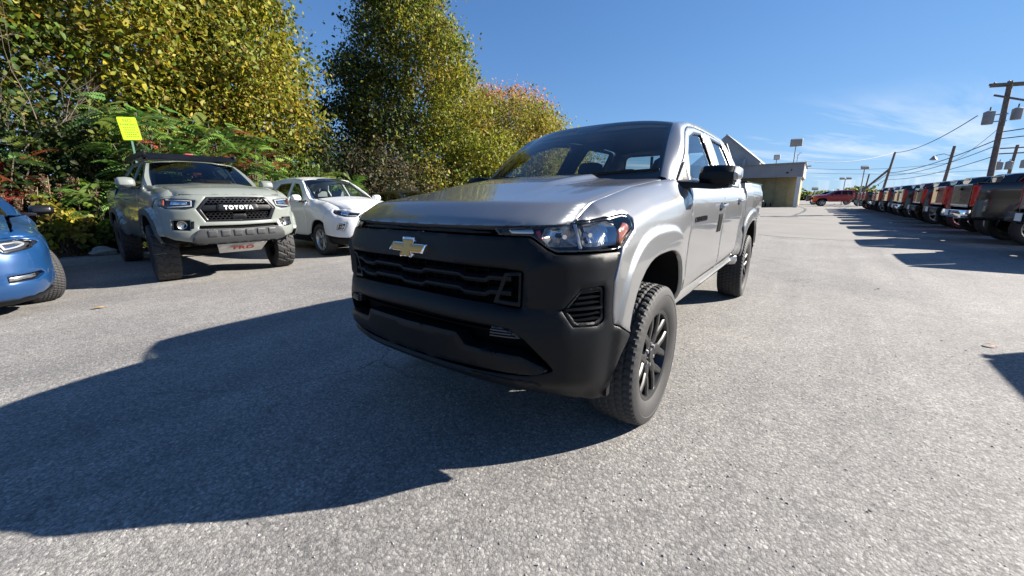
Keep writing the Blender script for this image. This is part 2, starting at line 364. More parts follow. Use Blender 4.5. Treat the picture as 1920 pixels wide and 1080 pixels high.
def text_part(name, body, size, material, parent, fn, extrude=.002, space=1.05, bold=.0):
    """raised lettering: fn maps (a, b, depth) arrays to points; a is centred"""
    cu = bpy.data.curves.new(name, 'FONT'); cu.body = body; cu.size = size; cu.extrude = extrude; cu.space_character = space; cu.align_x = 'CENTER'; cu.align_y = 'CENTER'
    tmp = bpy.data.objects.new('tmp', cu); COL.objects.link(tmp); dg = bpy.context.evaluated_depsgraph_get(); me = bpy.data.meshes.new_from_object(tmp.evaluated_get(dg)); bpy.data.objects.remove(tmp); bpy.data.curves.remove(cu)
    V = np.zeros(len(me.vertices)*3); me.vertices.foreach_get('co', V); V = V.reshape(-1, 3)
    if bold:      # heavier strokes: the same letters laid a hair apart
        Fc = [list(p.vertices) for p in me.polygons]; sh = [(a*bold, b*bold, k*1e-5) for k, (a, b) in enumerate(((0, 0), (1, 0), (-1, 0), (0, 1), (0, -1), (.7, .7), (-.7, -.7), (.7, -.7), (-.7, .7)))]
        V2 = np.concatenate([V+np.array(q) for q in sh]); n = len(V); me = bpy.data.meshes.new(name); me.from_pydata(V2.tolist(), [], [[i+k*n for i in f] for k in range(len(sh)) for f in Fc]); V = V2
    me.vertices.foreach_set('co', np.ascontiguousarray(fn(V), dtype=float).ravel()); me.materials.clear(); me.materials.append(material); me.update()
    return link(bpy.data.objects.new(name, me), parent)
# ================================================================ silver pickup: body surfaces
H_plan = Plan([(.85,0),(.845,.25),(.83,.4),(.803,.53),(.763,.63),(.70,.73),(.60,.81),(.48,.843),(.3,.85),(-3.9,.85),(-4.28,.838),(-4.41,.81),(-4.455,.75),(-4.47,0)], .04)
H_zh = prof([(-.04,1.030),(-.01,1.062),(0,1.073),(.015,1.091),(.05,1.110),(.13,1.150),(.58,1.225),(1.08,1.275),(2.0,1.29)], .008)
def H_zt(x): return H_zh(np.maximum(.63-np.asarray(x)+.045*sm(np.asarray(x), .50, .66), -.003))
H_front = prof([(.2,-.20),(.33,-.13),(.38,-.07),(.42,-.01),(.455,.03),(.48,.030),(.55,.034),(.635,.043),(.66,.041),(.70,.033),(.742,.025),(.757,.004),(.80,.004),(.86,.004),(.905,.008),(.93,.016),(.97,.006),(1.05,-.010),(1.12,-.03)], .006)
H_side = prof([(-.02,-.20),(0,-.155),(.02,-.122),(.05,-.084),(.085,-.046),(.105,-.024),(.125,-.018),(.2,-.006),(.3,0),(1.,0)], .006)
H_belt = prof([(1.34,-.075),(1.27,-.048),(1.22,-.030),(1.17,-.006),(1.13,0),(1.,.002),(.9,-.006),(.8,-.008),(0,-.008)], .010)
H_low = prof([(.85,0),(.68,-.002),(.62,-.010),(.575,-.03),(.535,-.072),(.508,-.050),(.492,-.053),(.45,-.09)], .005)
H_bed = prof([(1.33,-.045),(1.315,-.034),(1.27,-.026),(1.225,-.006),(1.17,0),(0,0)], .010)
H_door = prof([(-2.95,0),(-2.75,-.020),(-.62,-.020),(-.35,-.004),(2,0)], .05)
def H_archr(x, z, xc):
    """squarish radial distance from a wheel centre, 1 on the arch edge"""
    a, b = np.abs(x-xc)/.445, np.maximum(z-.36, 0)/.545
    return (a**3+b**3)**(1/3.)
def H_flare(x, z):
    f = 0
    for xc in (-.02, -3.337):
        f = f+.013*(1-sm(H_archr(x, z, xc), 1.185, 1.235))
    return f
def H_D(x, y, nx, ny, z):
    zt = H_zt(x); bed = sm(-x, 2.86, 2.90); cab = sm(-x, .30, .62)*(1-bed); fen = 1-bed-cab
    tuck = H_low(z)*sm(-x, .30, .50)*(1-sm(-x, 2.75, 2.95))+H_low(z)*.5*sm(-x, 3.7, 3.9)
    low = prof_low(z)*sm(x, .2, .42)
    side = fen*H_side(zt-z)+cab*H_belt(z)+bed*H_bed(z)+H_door(x)+tuck+low+H_flare(x, z)*sm(.6-x, 0, .05)
    w = np.clip(ny, 0, 1)**2
    y0 = .574+.10*np.clip(z-.90, 0, .1)/.1; ridge = .020*sm(y, y0, y0+.012)*(1-sm(y, .72, .84))*sm(z, .757, .764)*(1-sm(z, .955, .975))
    return (H_front(z)+ridge)*(1-w)+side*w
prof_low = prof([(.8,0),(.6,0),(.45,-.012),(.36,-.03),(.2,-.06)], .02)
H = Skin(H_plan, H_D)
# ================================================================ wheels
def tyre_mesh(name, r, w, rim_r, tread, material, parent, nA=360, knob=False):
    """tyre as one lathe; the tread pattern is real relief"""
    h = w/2; sh = r-rim_r
    prf = [(rim_r-.006, -h*.78), (rim_r+.012, -h*.90), (rim_r+sh*.30, -h*1.0), (rim_r+sh*.50, -h*1.03), (rim_r+sh*.60, -h*1.02), (rim_r+sh*.62, -h*1.035), (rim_r+sh*.80, -h*1.0), (r-.020, -h*.965)]
    nt = 25; tl = np.linspace(-h*.90, h*.90, nt); crown = r-.009*(np.abs(tl)/(h*.9))**3-.002
    R = np.array([a for a, b in prf]+list(crown)+[a for a, b in prf[::-1]]); Y = np.array([b for a, b in prf]+list(tl)+[-b for a, b in prf[::-1]])
    A = np.linspace(0, 2*np.pi, nA, endpoint=False); rr = np.repeat(R[None], nA, 0)
    i0 = len(prf); u = tl/(h*.9); k = np.arange(nA)
    per = 18 if knob else 6
    for j in range(nt):
        g = np.zeros(nA); au = abs(u[j])
        if knob:
            ph = (k+int(round(u[j]*10))+(0 if u[j] > 0 else per//2)) % per; g[(ph < 5)] = tread
            if .30 < au < .42 or au < .06: g[ph < 11] = tread
        else:
            if .28 < au < .36 or .66 < au < .72 or au < .05: g[:] = tread
            else:
                ph = (k+int(round(abs(u[j])*9))) % per; g[ph < 2] = tread*.9
        rr[:, i0+j] -= g
    for e in ((i0-1, i0-2) if True else ()):               # shoulder lugs run down the side a little
        ph = k % per
        for q in (e, len(R)-1-e): rr[ph < (6 if knob else 2), q] -= tread*(.7 if knob else .35)
    V = np.stack([rr*np.cos(A)[:, None], np.repeat(Y[None], nA, 0), rr*np.sin(A)[:, None]], 2).reshape(-1, 3); m = len(R)
    a = np.arange(nA)[:, None]*m+np.arange(m-1)[None]; b = ((np.arange(nA)+1) % nA)[:, None]*m+np.arange(m-1)[None]
    F = np.stack([a, a+1, b+1, b], 2).reshape(-1, 4)
    o = fast_mesh(name, V, F, material, parent, True, 4); o.data.set_sharp_from_angle(angle=math.radians(28)); return o
def rim_mesh(rim_r, w, style, material, parent):
    h = w/2; mb = MB(); fl = rim_r
    mb.lathe([(fl-.004, -h*.80), (fl+.008, -h*.84), (fl-.012, -h*.7), (fl-.03, -h*.2), (fl-.03, h*.3), (fl-.016, h*.72), (fl+.009, h*.84), (fl+.006, h*.88), (fl-.012, h*.84), (fl-.024, h*.62), (fl-.040, -h*.2), (fl-.024, -h*.7)], 56)
    def arm(a0, r0, a1, r1, y0, y1, w0, w1, th):
        p0 = Vector((r0*math.cos(a0), y0, r0*math.sin(a0))); p1 = Vector((r1*math.cos(a1), y1, r1*math.sin(a1))); t = (p1-p0).normalized(); n = Vector((0, 1, 0)); b = t.cross(n).normalized(); n = b.cross(t)
        rings = []
        for p, ww in ((p0, w0), ((p0+p1)/2+n*.003, (w0+w1)/2), (p1, w1)):
            rings.append([p-b*ww-n*th, p-b*ww, p-b*ww*.55+n*.007, p+b*ww*.55+n*.007, p+b*ww, p+b*ww-n*th])
        mb.loft(rings)
    yo = h*(.78 if style == 'split6' else .62)
    if style == 'split6':
        for k in range(6):
            a = k*math.pi/3+.26
            arm(a, .045, a, .128, yo*.78, yo*.9, .034, .030, .03)
            for s in (-1, 1):
                arm(a+s*.09, .112, a+s*.29, rim_r-.012, yo*.88, yo*.98, .021, .018, .028)
            arm(a, .12, a, rim_r-.012, yo*.80, yo*.96, .008, .008, .02) if False else None
        mb.lathe([(.0, yo*.95), (.030, yo*.95), (.034, yo*.90), (.036, yo*.78), (.075, yo*.72), (.082, yo*.6), (.082, yo*.2)], 30)
        nl = 6
    elif style == 'split5':
        for k in range(5):
            a = k*2*math.pi/5+math.pi/2
            for s in (-1, 1): arm(a+s*.16, .05, a+s*.20, rim_r-.01, yo*.8, yo*1.05, .014, .016, .03)
        mb.lathe([(.0, yo*.95), (.03, yo*.95), (.035, yo*.85), (.07, yo*.8), (.08, yo*.4)], 30); nl = 5
    else:
        for k in range(6):
            a = k*math.pi/3+.1
            arm(a, .045, a, rim_r-.01, yo*.5, yo*.85, .03, .024, .03)
        mb.lathe([(.0, yo*.7), (.035, yo*.7), (.04, yo*.55), (.08, yo*.5), (.09, yo*.2)], 30); nl = 6
    o = mb.build('rim', material, parent, 30.)
    nut = MB().lathe([(.0, .022), (.0085, .022), (.0105, .016), (.0105, -.01)], 6, 'Y').build('lug_nut', MT['steel'], parent, 30.)
    for k in range(nl):
        a = (k+.5)*2*math.pi/nl+.26; c = (.0565*math.cos(a), yo*.70, .0565*math.sin(a)); q = nut
        if k: q = nut.copy(); COL.objects.link(q); q.parent = parent
        q.location = c
    db = MB(); db.lathe([(.03, -h*.25), (rim_r-.055, -h*.25), (rim_r-.055, -h*.12), (.03, -h*.12)], 36); db.box((.0, -h*.1, rim_r-.08), (.16, .06, .05))
    db.build('brake_disc', MT['under'], parent)
    return o
def wheel(parent, x, y, side, r, w, rim_r, style='split6', rim_mat='black_rim', tread=.007, knob=False, steer=0., tyre_mat='rubber', spin=0., proto=None):
    """side +1: outer face towards +y. y is the outer sidewall"""
    e = empty('wheel'); e.parent = parent; e.location = (x, y-side*w/2*1.03, r-.006); e.rotation_euler = (0, spin, (0 if side > 0 else math.pi)+steer)
    if proto is None:
        tyre_mesh('tyre', r, w, rim_r, tread, MT[tyre_mat], e, knob=knob); rim_mesh(rim_r, w, style, MT[rim_mat], e)
    else:
        for ch in proto.children: copy_tree(ch, e)
    return e
# ================================================================ silver pickup
def arch(xc, zb0, zb1, n=26, k=1.):
    """points of the wheel arch from front foot to rear foot"""
    out = []
    for i in range(n+1):
        a = math.pi*i/n; c, s = math.cos(a), math.sin(a); d = (abs(c)**3+abs(s)**3)**(1/3.)
        out.append((xc+.445*k*c/d, .36+.545*k*s/d))
    f = [p for p in out if (p[1] >= zb0 if p[0] > xc else p[1] >= zb1)]
    return [(xc+.445*k*.995, zb0)]*0+f
def build_hero():
    T = empty('silver_pickup_truck', (0,0,0), 0, 'silver crew cab pickup with black bumper and gold bowtie emblem in the foreground', 'pickup truck')
    P = H_plan; SL = MT['silver']; BK = MT['black_plastic']; sx = lambda x: float(P.sx(x)); sym = lambda h: list(h)+[(-a, b, *c) for a, b, *c in reversed(h) if abs(a) > 1e-6]
    # ---- front fascia
    grille_h = [(0,.915),(.50,.909),(.578,.902),(.572,.757),(.44,.764),(0,.770)]
    intake_h = [(0,.693),(.455,.687),(.53,.678),(.588,.643),(.702,.512),(.60,.487),(.35,.478),(0,.476)]
    vent = [(.795,.838),(.905,.843,.02),(.908,.699,.025),(.868,.684),(.765,.690),(.722,.757,.02)]
    half = [(0,1.034),(.473,1.029),(.597,1.027),(.611,1.02),(.667,.982),(.70,.969),(.975,.963),(1.004,.962),(.985,.93),(.955,.85),(.952,.72),(.962,.672,.03),(1.09,.602),(1.085,.588),(1.023,.525),(.982,.456),(.975,.376),(.966,.33,.02),(.90,.338),(.80,.355),(.65,.370),(.36,.38),(0,.382)]
    fascia = panel('front_bumper', sym(half), H, BK, T, .024, [sym(grille_h), sym(intake_h), vent, [(-a, b, *c) for a, b, *c in vent]], .045, .004, .012, hole_corner=.012)
    off = lambda o: (lambda p: H(p, o))
    # ridge line between front face and corner
    # grille: dark back, bars, fins, corner brackets
    panel('grille_backing', sym([(0,.93),(.59,.92),(.59,.74),(0,.755)]), off(-.085), MT['dark'], T, .06, flange=0, edge=0)
    def bar_z(s, z0, a=.0065):
        s = abs(s); return z0+a*(2*(sm(s, .06, .09)-sm(s, .285, .315)+sm(s, .41, .44))-1)
    for z0 in (.868, .811):
        ss = np.linspace(-.53, .53, 90); rings = []
        for s in ss:
            zc = float(bar_z(s, z0)); th = .0145
            pr = [(-.005, -th), (.0, -th*.3), (-.002, th*.2), (-.022, th), (-.05, th*.9), (-.05, -th)]
            rings.append([tuple(H(np.array([[s, zc+dz]]), d)[0]) for d, dz in pr])
        MB().loft(rings).build('grille_bar', MT['black_plastic'], T, 28.)
    mb = MB()
    for s in np.arange(-.46, .47, .0585):
        a = H(np.array([[s, .775], [s, .91]]), -.03); b = H(np.array([[s, .775], [s, .91]]), -.075)
        for q in (-.002, .002): pass
        mb.add([tuple(a[0]+[0,-.002,0]), tuple(a[1]+[0,-.002,0]), tuple(b[1]+[0,-.002,0]), tuple(b[0]+[0,-.002,0]), tuple(a[0]+[0,.002,0]), tuple(a[1]+[0,.002,0]), tuple(b[1]+[0,.002,0]), tuple(b[0]+[0,.002,0])], [(0,1,2,3),(7,6,5,4),(0,4,5,1),(1,5,6,2),(2,6,7,3),(3,7,4,0)])
    mb.build('grille_fins', MT['dark'], T)
    mb = MB()
    for z in (.79, .84, .89):
        rings = [[tuple(H(np.array([[s, z+dz]]), d)[0]) for d, dz in ((-.045,-.003),(-.045,.003),(-.07,.003),(-.07,-.003))] for s in np.linspace(-.48, .48, 30)]
        mb.loft(rings)
    mb.build('grille_slats', MT['dark'], T)
    for sg in (1, -1):
        br = [(.505,.893),(.571,.899),(.566,.763),(.452,.770)]; bi = [(.515,.880),(.562,.886),(.557,.780),(.475,.785)]
        m_ = (lambda q: [(sg*a, b) for a, b in q])
        panel('grille_bracket', m_(br), off(.002), BK, T, .02, [m_(bi)], .06, .003, .005, hole_corner=.006)
        panel('bracket_recess', m_([(.50,.90),(.575,.905),(.57,.755),(.445,.762)]), off(-.055), MT['dark'], T, .03, flange=0, edge=0)
    # upper grille strip with a bright-edged bar
    panel('grille_strip', sym([(0,1.066),(.44,1.062),(.468,1.030),(0,1.030)]), off(-.062), MT['dark'], T, .03, flange=.01, edge=.002)
    panel('strip_bar', sym([(0,1.048),(.10,1.048),(.14,1.052),(.33,1.051),(.36,1.047),(.43,1.046),(.43,1.040),(.36,1.038),(.13,1.039),(0,1.038)]), off(-.012), MT['black_plastic'], T, .02, flange=.014, edge=.002)
    # lower intake: backing, inserts, skid bar
    panel('intake_backing', sym([(0,.705),(.60,.69),(.72,.50),(.6,.465),(0,.46)]), off(-.09), MT['dark'], T, .05, flange=0, edge=0)
    mb = MB()
    for z in (.655, .672):
        rings = [[tuple(H(np.array([[s, z+dz]]), d)[0]) for d, dz in ((-.04,-.003),(-.04,.003),(-.08,.003),(-.08,-.003))] for s in np.linspace(-.44, .44, 24)]
        mb.loft(rings)
    mb.build('intake_slats', MT['dark'], T)
    for sg in (1, -1):
        m_ = (lambda q: [(sg*a, b) for a, b in q])
        panel('lamp_insert', m_([(.452,.684),(.528,.674),(.583,.640),(.455,.640)]), off(-.012), MT['gloss_black'], T, .02, flange=.03, edge=.003)
        mb = MB()
        for z in (.649, .660, .671):
            e1 = .58-(z-.64)*1.45
            mb.loft([[tuple(H(np.array([[sg*s, z+dz]]), d)[0]) for d, dz in ((.002,-.0022),(.002,.0022),(-.02,.0022),(-.02,-.0022))] for s in np.linspace(.455, e1-.012, 6)])
        mb.build('insert_slats', MT['bezel'], T)
    skid = [(0,.633),(.298,.637),(.338,.587),(.575,.573),(.692,.517),(.60,.497),(.37,.500),(.20,.492),(0,.490)]
    panel('skid_bar', sym(skid), off(.014), MT['black_plastic'], T, .022, flange=.07, edge=.008, corner=.012)
    lip = [(0,.470),(.35,.470),(.62,.468),(.66,.44),(.60,.425),(.3,.432),(0,.436)]
    panel('lower_lip', sym(lip), off(.004), MT['black_plastic'], T, .025, flange=.03, edge=.004)
    # corner vents with slats
    for sg in (1, -1):
        m_ = (lambda q: [(sg*a, b, *c) for a, b, *c in q]); fr = [(.795,.838),(.905,.843,.02),(.908,.699,.025),(.868,.684),(.765,.690),(.722,.757,.02)]
        cx, cz = .83, .765; inn = [(cx+(a-cx)*.80, cz+(b-cz)*.80, *c) for a, b, *c in fr]
        panel('vent_frame', m_([(cx+(a-cx)*.985, cz+(b-cz)*.985, *c) for a, b, *c in fr]), off(-.008), BK, T, .015, [m_(inn)], .03, .004, .01)
        panel('vent_recess', m_(fr), off(-.035), MT['black_plastic'], T, .03, flange=0, edge=0)
        for k in range(6):
            z = .712+k*.0215; s0 = .758 if z < .757 else .765+(z-.757)*.55; s1 = .885
            rings = [[tuple(H(np.array([[sg*s, z+dz]]), d)[0]) for d, dz in ((-.012,-.002),(-.010,.003),(-.034,.009),(-.034,.001))] for s in np.linspace(s0-(.02 if k == 2 else 0), s1, 7)]
            MB().loft(rings).build('vent_slat', BK, T, 28.)
        MB().loft([[tuple(H(np.array([[sg*s, .756+dz]]), d)[0]) for d, dz in ((-.004,-.004),(-.004,.004),(-.03,.006),(-.03,-.006))] for s in np.linspace(.74, .895, 7)]).build('vent_bar', BK, T, 28.)
    # ---- headlights
    hl = [(.446,1.061),(.524,1.063),(.597,1.068),(.683,1.074),(.796,1.078),(.873,1.083),(.947,1.089),(1.019,1.094),(1.08,1.100),(1.122,1.104),(1.146,1.099),(1.150,1.088),(1.137,1.066),(1.129,1.045),(1.075,1.016),(1.012,.979,.012),(.997,.972),(.70,.976,.02),(.672,.988),(.615,1.026),(.597,1.033),(.473,1.035)]
    for sg in (1, -1):
        m_ = (lambda q: [(sg*a, b, *c) for a, b, *c in q])
        hd = panel('headlight', m_(hl), off(-.004), MT['lens'], T, .018, flange=.0, edge=.003, corner=.004)
        panel('lamp_housing', m_(hl), off(-.070), MT['bezel'], hd, .03, flange=-.064, edge=0, corner=.004)
        # seal around the lens
        cx, cz = .83, 1.03; inn = [(cx+(a-cx)*.985, cz+(b-cz)*.90, *c) for a, b, *c in hl]
        panel('lamp_seal', m_(hl), off(-.007), MT['gloss_black'], hd, .02, [m_(inn)], .012, .002, .004)
        # chrome reflector blades and bowls
        def bowl(pts, d0, d1, nm, material):
            c = np.mean(np.array(pts), 0); n = len(pts); rings = []
            for t in np.linspace(0, 1, 8):
                k = 1-.75*t**1.4; dd = d0+(d1-d0)*math.sin(t*math.pi/2)
                rings.append([tuple(H(np.array([[sg*(c[0]+(a-c[0])*k), c[1]+(b-c[1])*k]]), dd)[0]) for a, b in pts])
            MB().loft(rings, False).build(nm, material, hd, 20.)
        sub = lambda poly: [tuple(q) for q in resample(fillet([(a, b) for a, b in poly], .012), .02)]
        bowl(sub([(.672,.992),(.640,1.024),(.655,1.062),(.790,1.068),(.792,.990)]), -.012, -.066, 'reflector_bowl', MT['reflector'])
        bowl(sub([(.810,.990),(.810,1.070),(.985,1.080),(1.01,1.06),(.985,.990)]), -.012, -.066, 'reflector_bowl', MT['reflector'])
        for k in range(12):      # flutes in the outer reflector
            s = .855+k*.0118
            MB().tube([tuple(H(np.array([[sg*s, z]]), -.034-.012*math.cos((z-1.03)*30))[0]) for z in np.linspace(1.0, 1.072, 6)], .0032, 6).build('reflector_flute', MT['chrome'], hd)
        for sc_, zc in ((.738,1.026),(.862,1.03)):
            pc = H(np.array([[sg*sc_, zc]]), -.052)[0]; pn = H(np.array([[sg*sc_, zc]]), -.02)[0]
            MB().tube([tuple(pc), tuple(pn)], [.013,.009], 12).build('bulb_shield', MT['chrome'], hd)
        panel('amber_reflector', m_([(1.022,1.045),(1.090,1.072),(1.118,1.060),(1.112,1.042),(1.020,.988)]), off(-.014), MT['amber'], hd, .02, flange=.02, edge=.002)
        panel('inner_reflector', m_([(.50,1.056),(.60,1.060),(.612,1.040),(.52,1.040)]), off(-.020), MT['reflector'], hd, .02, flange=.02, edge=.002)
        panel('lamp_divider', m_([(.792,1.074),(.808,1.075),(.808,.984),(.794,.984)]), off(-.012), MT['white_lens'], hd, .02, flange=.04, edge=.001)
        panel('painted_reflection', m_([(.615,1.050),(.632,1.052),(.650,1.02),(.652,1.004),(.630,1.024)]), off(-.02), MT['red_reflection'], hd, .02, flange=.02, edge=.001)  # red reflection inside the headlight, painted as a small red panel
    # ---- emblem: chrome border, gold face
    bow = [(-.036,.044),(.046,.044),(.036,.017),(.128,.017),(.104,-.022),(.028,-.022),(.036,-.046),(-.046,-.046),(-.036,-.019),(-.128,-.019),(-.104,.020),(-.028,.020)]
    cs, czz = .004, .966
    panel('emblem', [(cs+a, czz+b) for a, b in bow], off(.022), MT['chrome'], T, .02, flange=.028, edge=.004, corner=.003)
    panel('emblem_face', [(cs+a*.90, czz+b*.80) for a, b in bow], off(.0245), MT['gold'], T, .02, flange=.004, edge=.001, corner=.002)
    # ---- hood
    zmax = .682; lip_t = H(np.stack([np.linspace(0, .80, 200), np.full(200, 1.078)], 1)); LIPY, LIPX = np.maximum.accumulate(lip_t[:, 1])+np.arange(200)*1e-7, lip_t[:, 0]
    def hood(p):
        v, t = p[:, 0], p[:, 1]; a = np.abs(v)
        xf = np.interp(a, LIPY, LIPX)-.002
        xr = -.46+.27*(1-(a/.69)**2); q = t*(xf-xr)/1.08
        z = H_zh(q)+.012*(1-(a/zmax)**2)*sm(q, 0, .12)+.026*(1-sm(a, .325, .375))*sm(q, .22, .95)-.006*sm(a, .40, .47)*(1-sm(a, .52, .66))*sm(q, .1, .5)
        return np.stack([xf-q, v, z], 1)
    panel('hood', [(-zmax,.0),(-.3,-.004),(0,-.005),(.3,-.004),(zmax,.0),(zmax,1.08),(0,1.09),(-zmax,1.08)], hood, SL, T, .014, flange=.03, edge=.002, corner=.01, sharp=60.)
    # ---- windshield
    def ws(p, o=0.):
        v, t = p[:, 0], p[:, 1]/.70; u = v/.66
        b = np.stack([-.455+.27*(1-u*u), u*.682, 1.285-.030*(1-u*u)], 1); h = np.stack([-1.02+.10*(1-u*u), u*.572, 1.674+.034*(1-u**4)], 1)
        q = b+(h-b)*t[:, None]; n = np.array([.56, 0, .83]); return q+n*((.022*np.sin(np.pi*np.clip(t, 0, 1)))+o)[:, None]
    rz = prof([(-3.0,1.742),(-2.9,1.755),(-2.6,1.780),(-2.1,1.792),(-1.6,1.780),(-1.3,1.756),(-1.05,1.716),(-.9,1.684)], .06)
    roof = lambda p: np.stack([p[:, 0], p[:, 1], rz(p[:, 0])-.034*(np.abs(p[:, 1])/.575)**4-.004], 1)
    # ---- sides
    G0 = lambda x, z: .785-.46*(z-1.27)+.010*(1-((z-1.49)/.22)**2)-.062*sm(x, -.85, -.47)
    G = lambda p: np.stack([p[:, 0], G0(p[:, 0], p[:, 1]), p[:, 1]], 1)
    Goff = lambda o: (lambda p: G(p)+np.array([0, o, o*.3]))
    zt = lambda x: float(H_zt(x))
    fa = arch(-.02, .60, .545); ra = arch(-3.337, .53, .60)
    for sg in (1, -1):
        F = H if sg > 0 else mirrorf(H); g = (lambda f: f) if sg > 0 else mirrorf
        S = lambda q: [(sx(a), b, *c) for a, b, *c in q]
        # fender
        top = [(x, zt(x)-.0) for x in np.linspace(.655, -.47, 26)]
        ol = [(sx(a), b) for a, b in top]+S([(-.535,1.235),(-.595,1.16),(-.60,.60),(-.56,.548)])+[(sx(a), b) for a, b in reversed(fa)]
        ol += [(1.094,.606),(.968,.674,.03),(.958,.72),(.961,.85),(.99,.925),(1.010,.966),(1.018,.977),(1.080,1.013),(1.134,1.042),(1.143,1.066),(1.157,1.089),(1.152,1.104,.01),(1.125,1.110),(1.08,1.106),(1.019,1.100),(.947,1.095),(.873,1.089),(.80,1.083)]
        zs = lambda s: H_zt(np.interp(np.asarray(s, float), P.s, P.q[:, 0]))     # rows of the mesh follow the shoulder line
        panel('front_fender', [(q[0], float(zs(q[0]))-q[1]) for q in ol], (lambda p, F=F: F(np.stack([p[:, 0], zs(p[:, 0])-p[:, 1]], 1))), SL, T, .013, flange=.022, edge=.003, corner=.004, sharp=60.)
        # arch liner lip in black
        lip = MB(); pin = [tuple(F(np.array([[sx(a), b]]))[0]) for a, b in fa]; ctr = Vector((-.02, 0, .40))
        # doors
        fd = S([(-.607,1.262),(-1.70,1.262),(-1.695,.56),(-1.66,.546),(-.66,.546),(-.607,.62)]); panel('front_door', fd, F, SL, T, .03, flange=.02, edge=.003, corner=.012, sharp=60.)
        rd = S([(-1.706,1.262),(-2.68,1.262),(-2.70,1.0),(-2.64,.80),(-2.60,.546),(-1.72,.546),(-1.702,.60)]); panel('rear_door', rd, F, SL, T, .03, flange=.02, edge=.003, corner=.012, sharp=60.)
        panel('cab_corner', S([(-2.687,1.262),(-2.86,1.262),(-2.86,.56),(-2.61,.545),(-2.647,.80),(-2.707,1.0)]), F, SL, T, .03, flange=.02, edge=.003, sharp=60.)
        panel('rocker_panel', S([(-.54,.541),(-2.86,.541),(-2.86,.45),(-.50,.45)]), F, SL, T, .04, flange=.03, edge=.004, sharp=60.)
        bs = S([(-2.875,1.318),(-4.40,1.318),(-4.41,.62)]) + [(sx(-3.337-.47), .60)]+[(sx(a), b) for a, b in reversed(ra)]+S([(-2.885,.53)])
        panel('bed_side', bs, F, SL, T, .02, flange=.02, edge=.004, corner=.012, sharp=60.)
        # inner walls behind the panels, arch liners
        inn = S([(.30,1.02),(-.5,1.18),(-2.87,1.20),(-4.42,1.25),(-4.42,.62)])+[(sx(a), b) for a, b in reversed(arch(-3.337, .55, .62, k=1.03))]+S([(-2.85,.50),(-.55,.50)])+[(sx(a), b) for a, b in reversed(arch(-.02, .62, .52, k=1.03))]
        panel('inner_side', inn, (lambda p, F=F: F(p)*np.array([1, .955, 1])), MT['under'], T, .09, flange=0, edge=0, corner=0)
        for xc, aa in ((-.02, fa), (-3.337, ra)):
            V = []; n = len(aa)
            for k_, (yy, kk) in enumerate(((.0, 1.0), (.02, 1.012), (.12, 1.06), (.36, 1.06))):
                for a, b in aa:
                    bx = F(np.array([[sx(a), b]]))[0]; V.append((xc+(a-xc)*kk, bx[1]-sg*(yy+.001), .36+(b-.36)*kk))
            Fs = [(j*n+i, j*n+i+1, (j+1)*n+i+1, (j+1)*n+i) for j in range(3) for i in range(n-1)]
            Fs.append(tuple(3*n+i for i in range(n)))
            mesh_obj('wheel_liner', V, Fs, MT['under'], T, 40)
        # greenhouse frame
        outer = [(-.452,1.262),(-.60,1.375),(-.80,1.525),(-.95,1.628),(-1.10,1.676),(-1.3,1.705),(-1.6,1.728),(-2.0,1.742),(-2.5,1.744),(-2.74,1.735),(-2.86,1.69,.04),(-2.93,1.50),(-2.94,1.262)]
        gap = [(-2.742,1.262),(-2.79,1.50),(-2.77,1.60,.06),(-2.70,1.695,.05),(-2.45,1.716),(-2.0,1.720),(-1.45,1.700),(-1.13,1.648),(-.86,1.500),(-.60,1.300),(-.565,1.262)]
        outer = cr(outer[:10])+outer[10:]; gap = gap[:1]+cr(gap[1:])
        panel('cab_frame', outer+gap, g(G), SL, T, .024, flange=.03, edge=.004, corner=.008, sharp=55.)
        # bridge from windscreen edge and roof edge to the frame
        fp = [q for q in outer[:-2]]; V = []; n = len(fp)
        for (x, z, *r) in fp: V.append(tuple(g(G)(np.array([[x, z]]))[0]+np.array([0, -sg*.002, -.003])))
        for i, (x, z, *r) in enumerate(fp):
            if z < 1.67: q = ws(np.array([[sg*.66, max(0., (z-1.285)/(1.674-1.285))*.70]]), .004)[0]; V.append((q[0]-.004, q[1]-sg*.016, q[2]+.003))
            else: q = roof(np.array([[x, sg*.55]]))[0]; V.append((x, sg*.55, q[2]-.002))
        MID = [tuple((np.array(V[i])+np.array(V[n+i]))/2+np.array([.006 if V[i][2] < 1.67 else 0, sg*.006, .008])) for i in range(n)]; V = V[:n]+MID+V[n:]
        mesh_obj('a_pillar', V, [(j*n+i, j*n+i+1, (j+1)*n+i+1, (j+1)*n+i) for j in (0, 1) for i in range(n-1)], SL, T, 70.)
        # door frames and glass
        w1 = [(-.735,1.278),(-.87,1.445),(-1.12,1.590,.06),(-1.38,1.655),(-1.70,1.680),(-1.60,1.278)]; w2 = [(-1.83,1.278),(-2.03,1.690),(-2.62,1.690,.04),(-2.60,1.50),(-2.53,1.278)]
        f1 = [(-.572,1.268),(-.605,1.296),(-.865,1.494),(-1.132,1.641),(-1.452,1.693),(-1.84,1.708),(-1.705,1.268)]
        f2 = [(-1.713,1.268),(-1.848,1.709),(-2.0,1.713),(-2.45,1.709),(-2.695,1.688,.05),(-2.763,1.598,.06),(-2.782,1.50),(-2.735,1.268)]
        f1 = cr(f1[:6])+f1[6:]; f2 = f2[:1]+cr(f2[1:])
        d1 = panel('door_frame', f1, g(G), SL, T, .022, [w1], .009, .003, .006, hole_corner=.02); panel('door_frame', f2, g(G), SL, T, .022, [w2], .009, .003, .006, hole_corner=.02)
        gr = lambda q, k: [(np.mean([a[0] for a in q])+(a-np.mean([a_[0] for a_ in q]))*k, 1.47+(b-1.47)*k, *c) for a, b, *c in q]
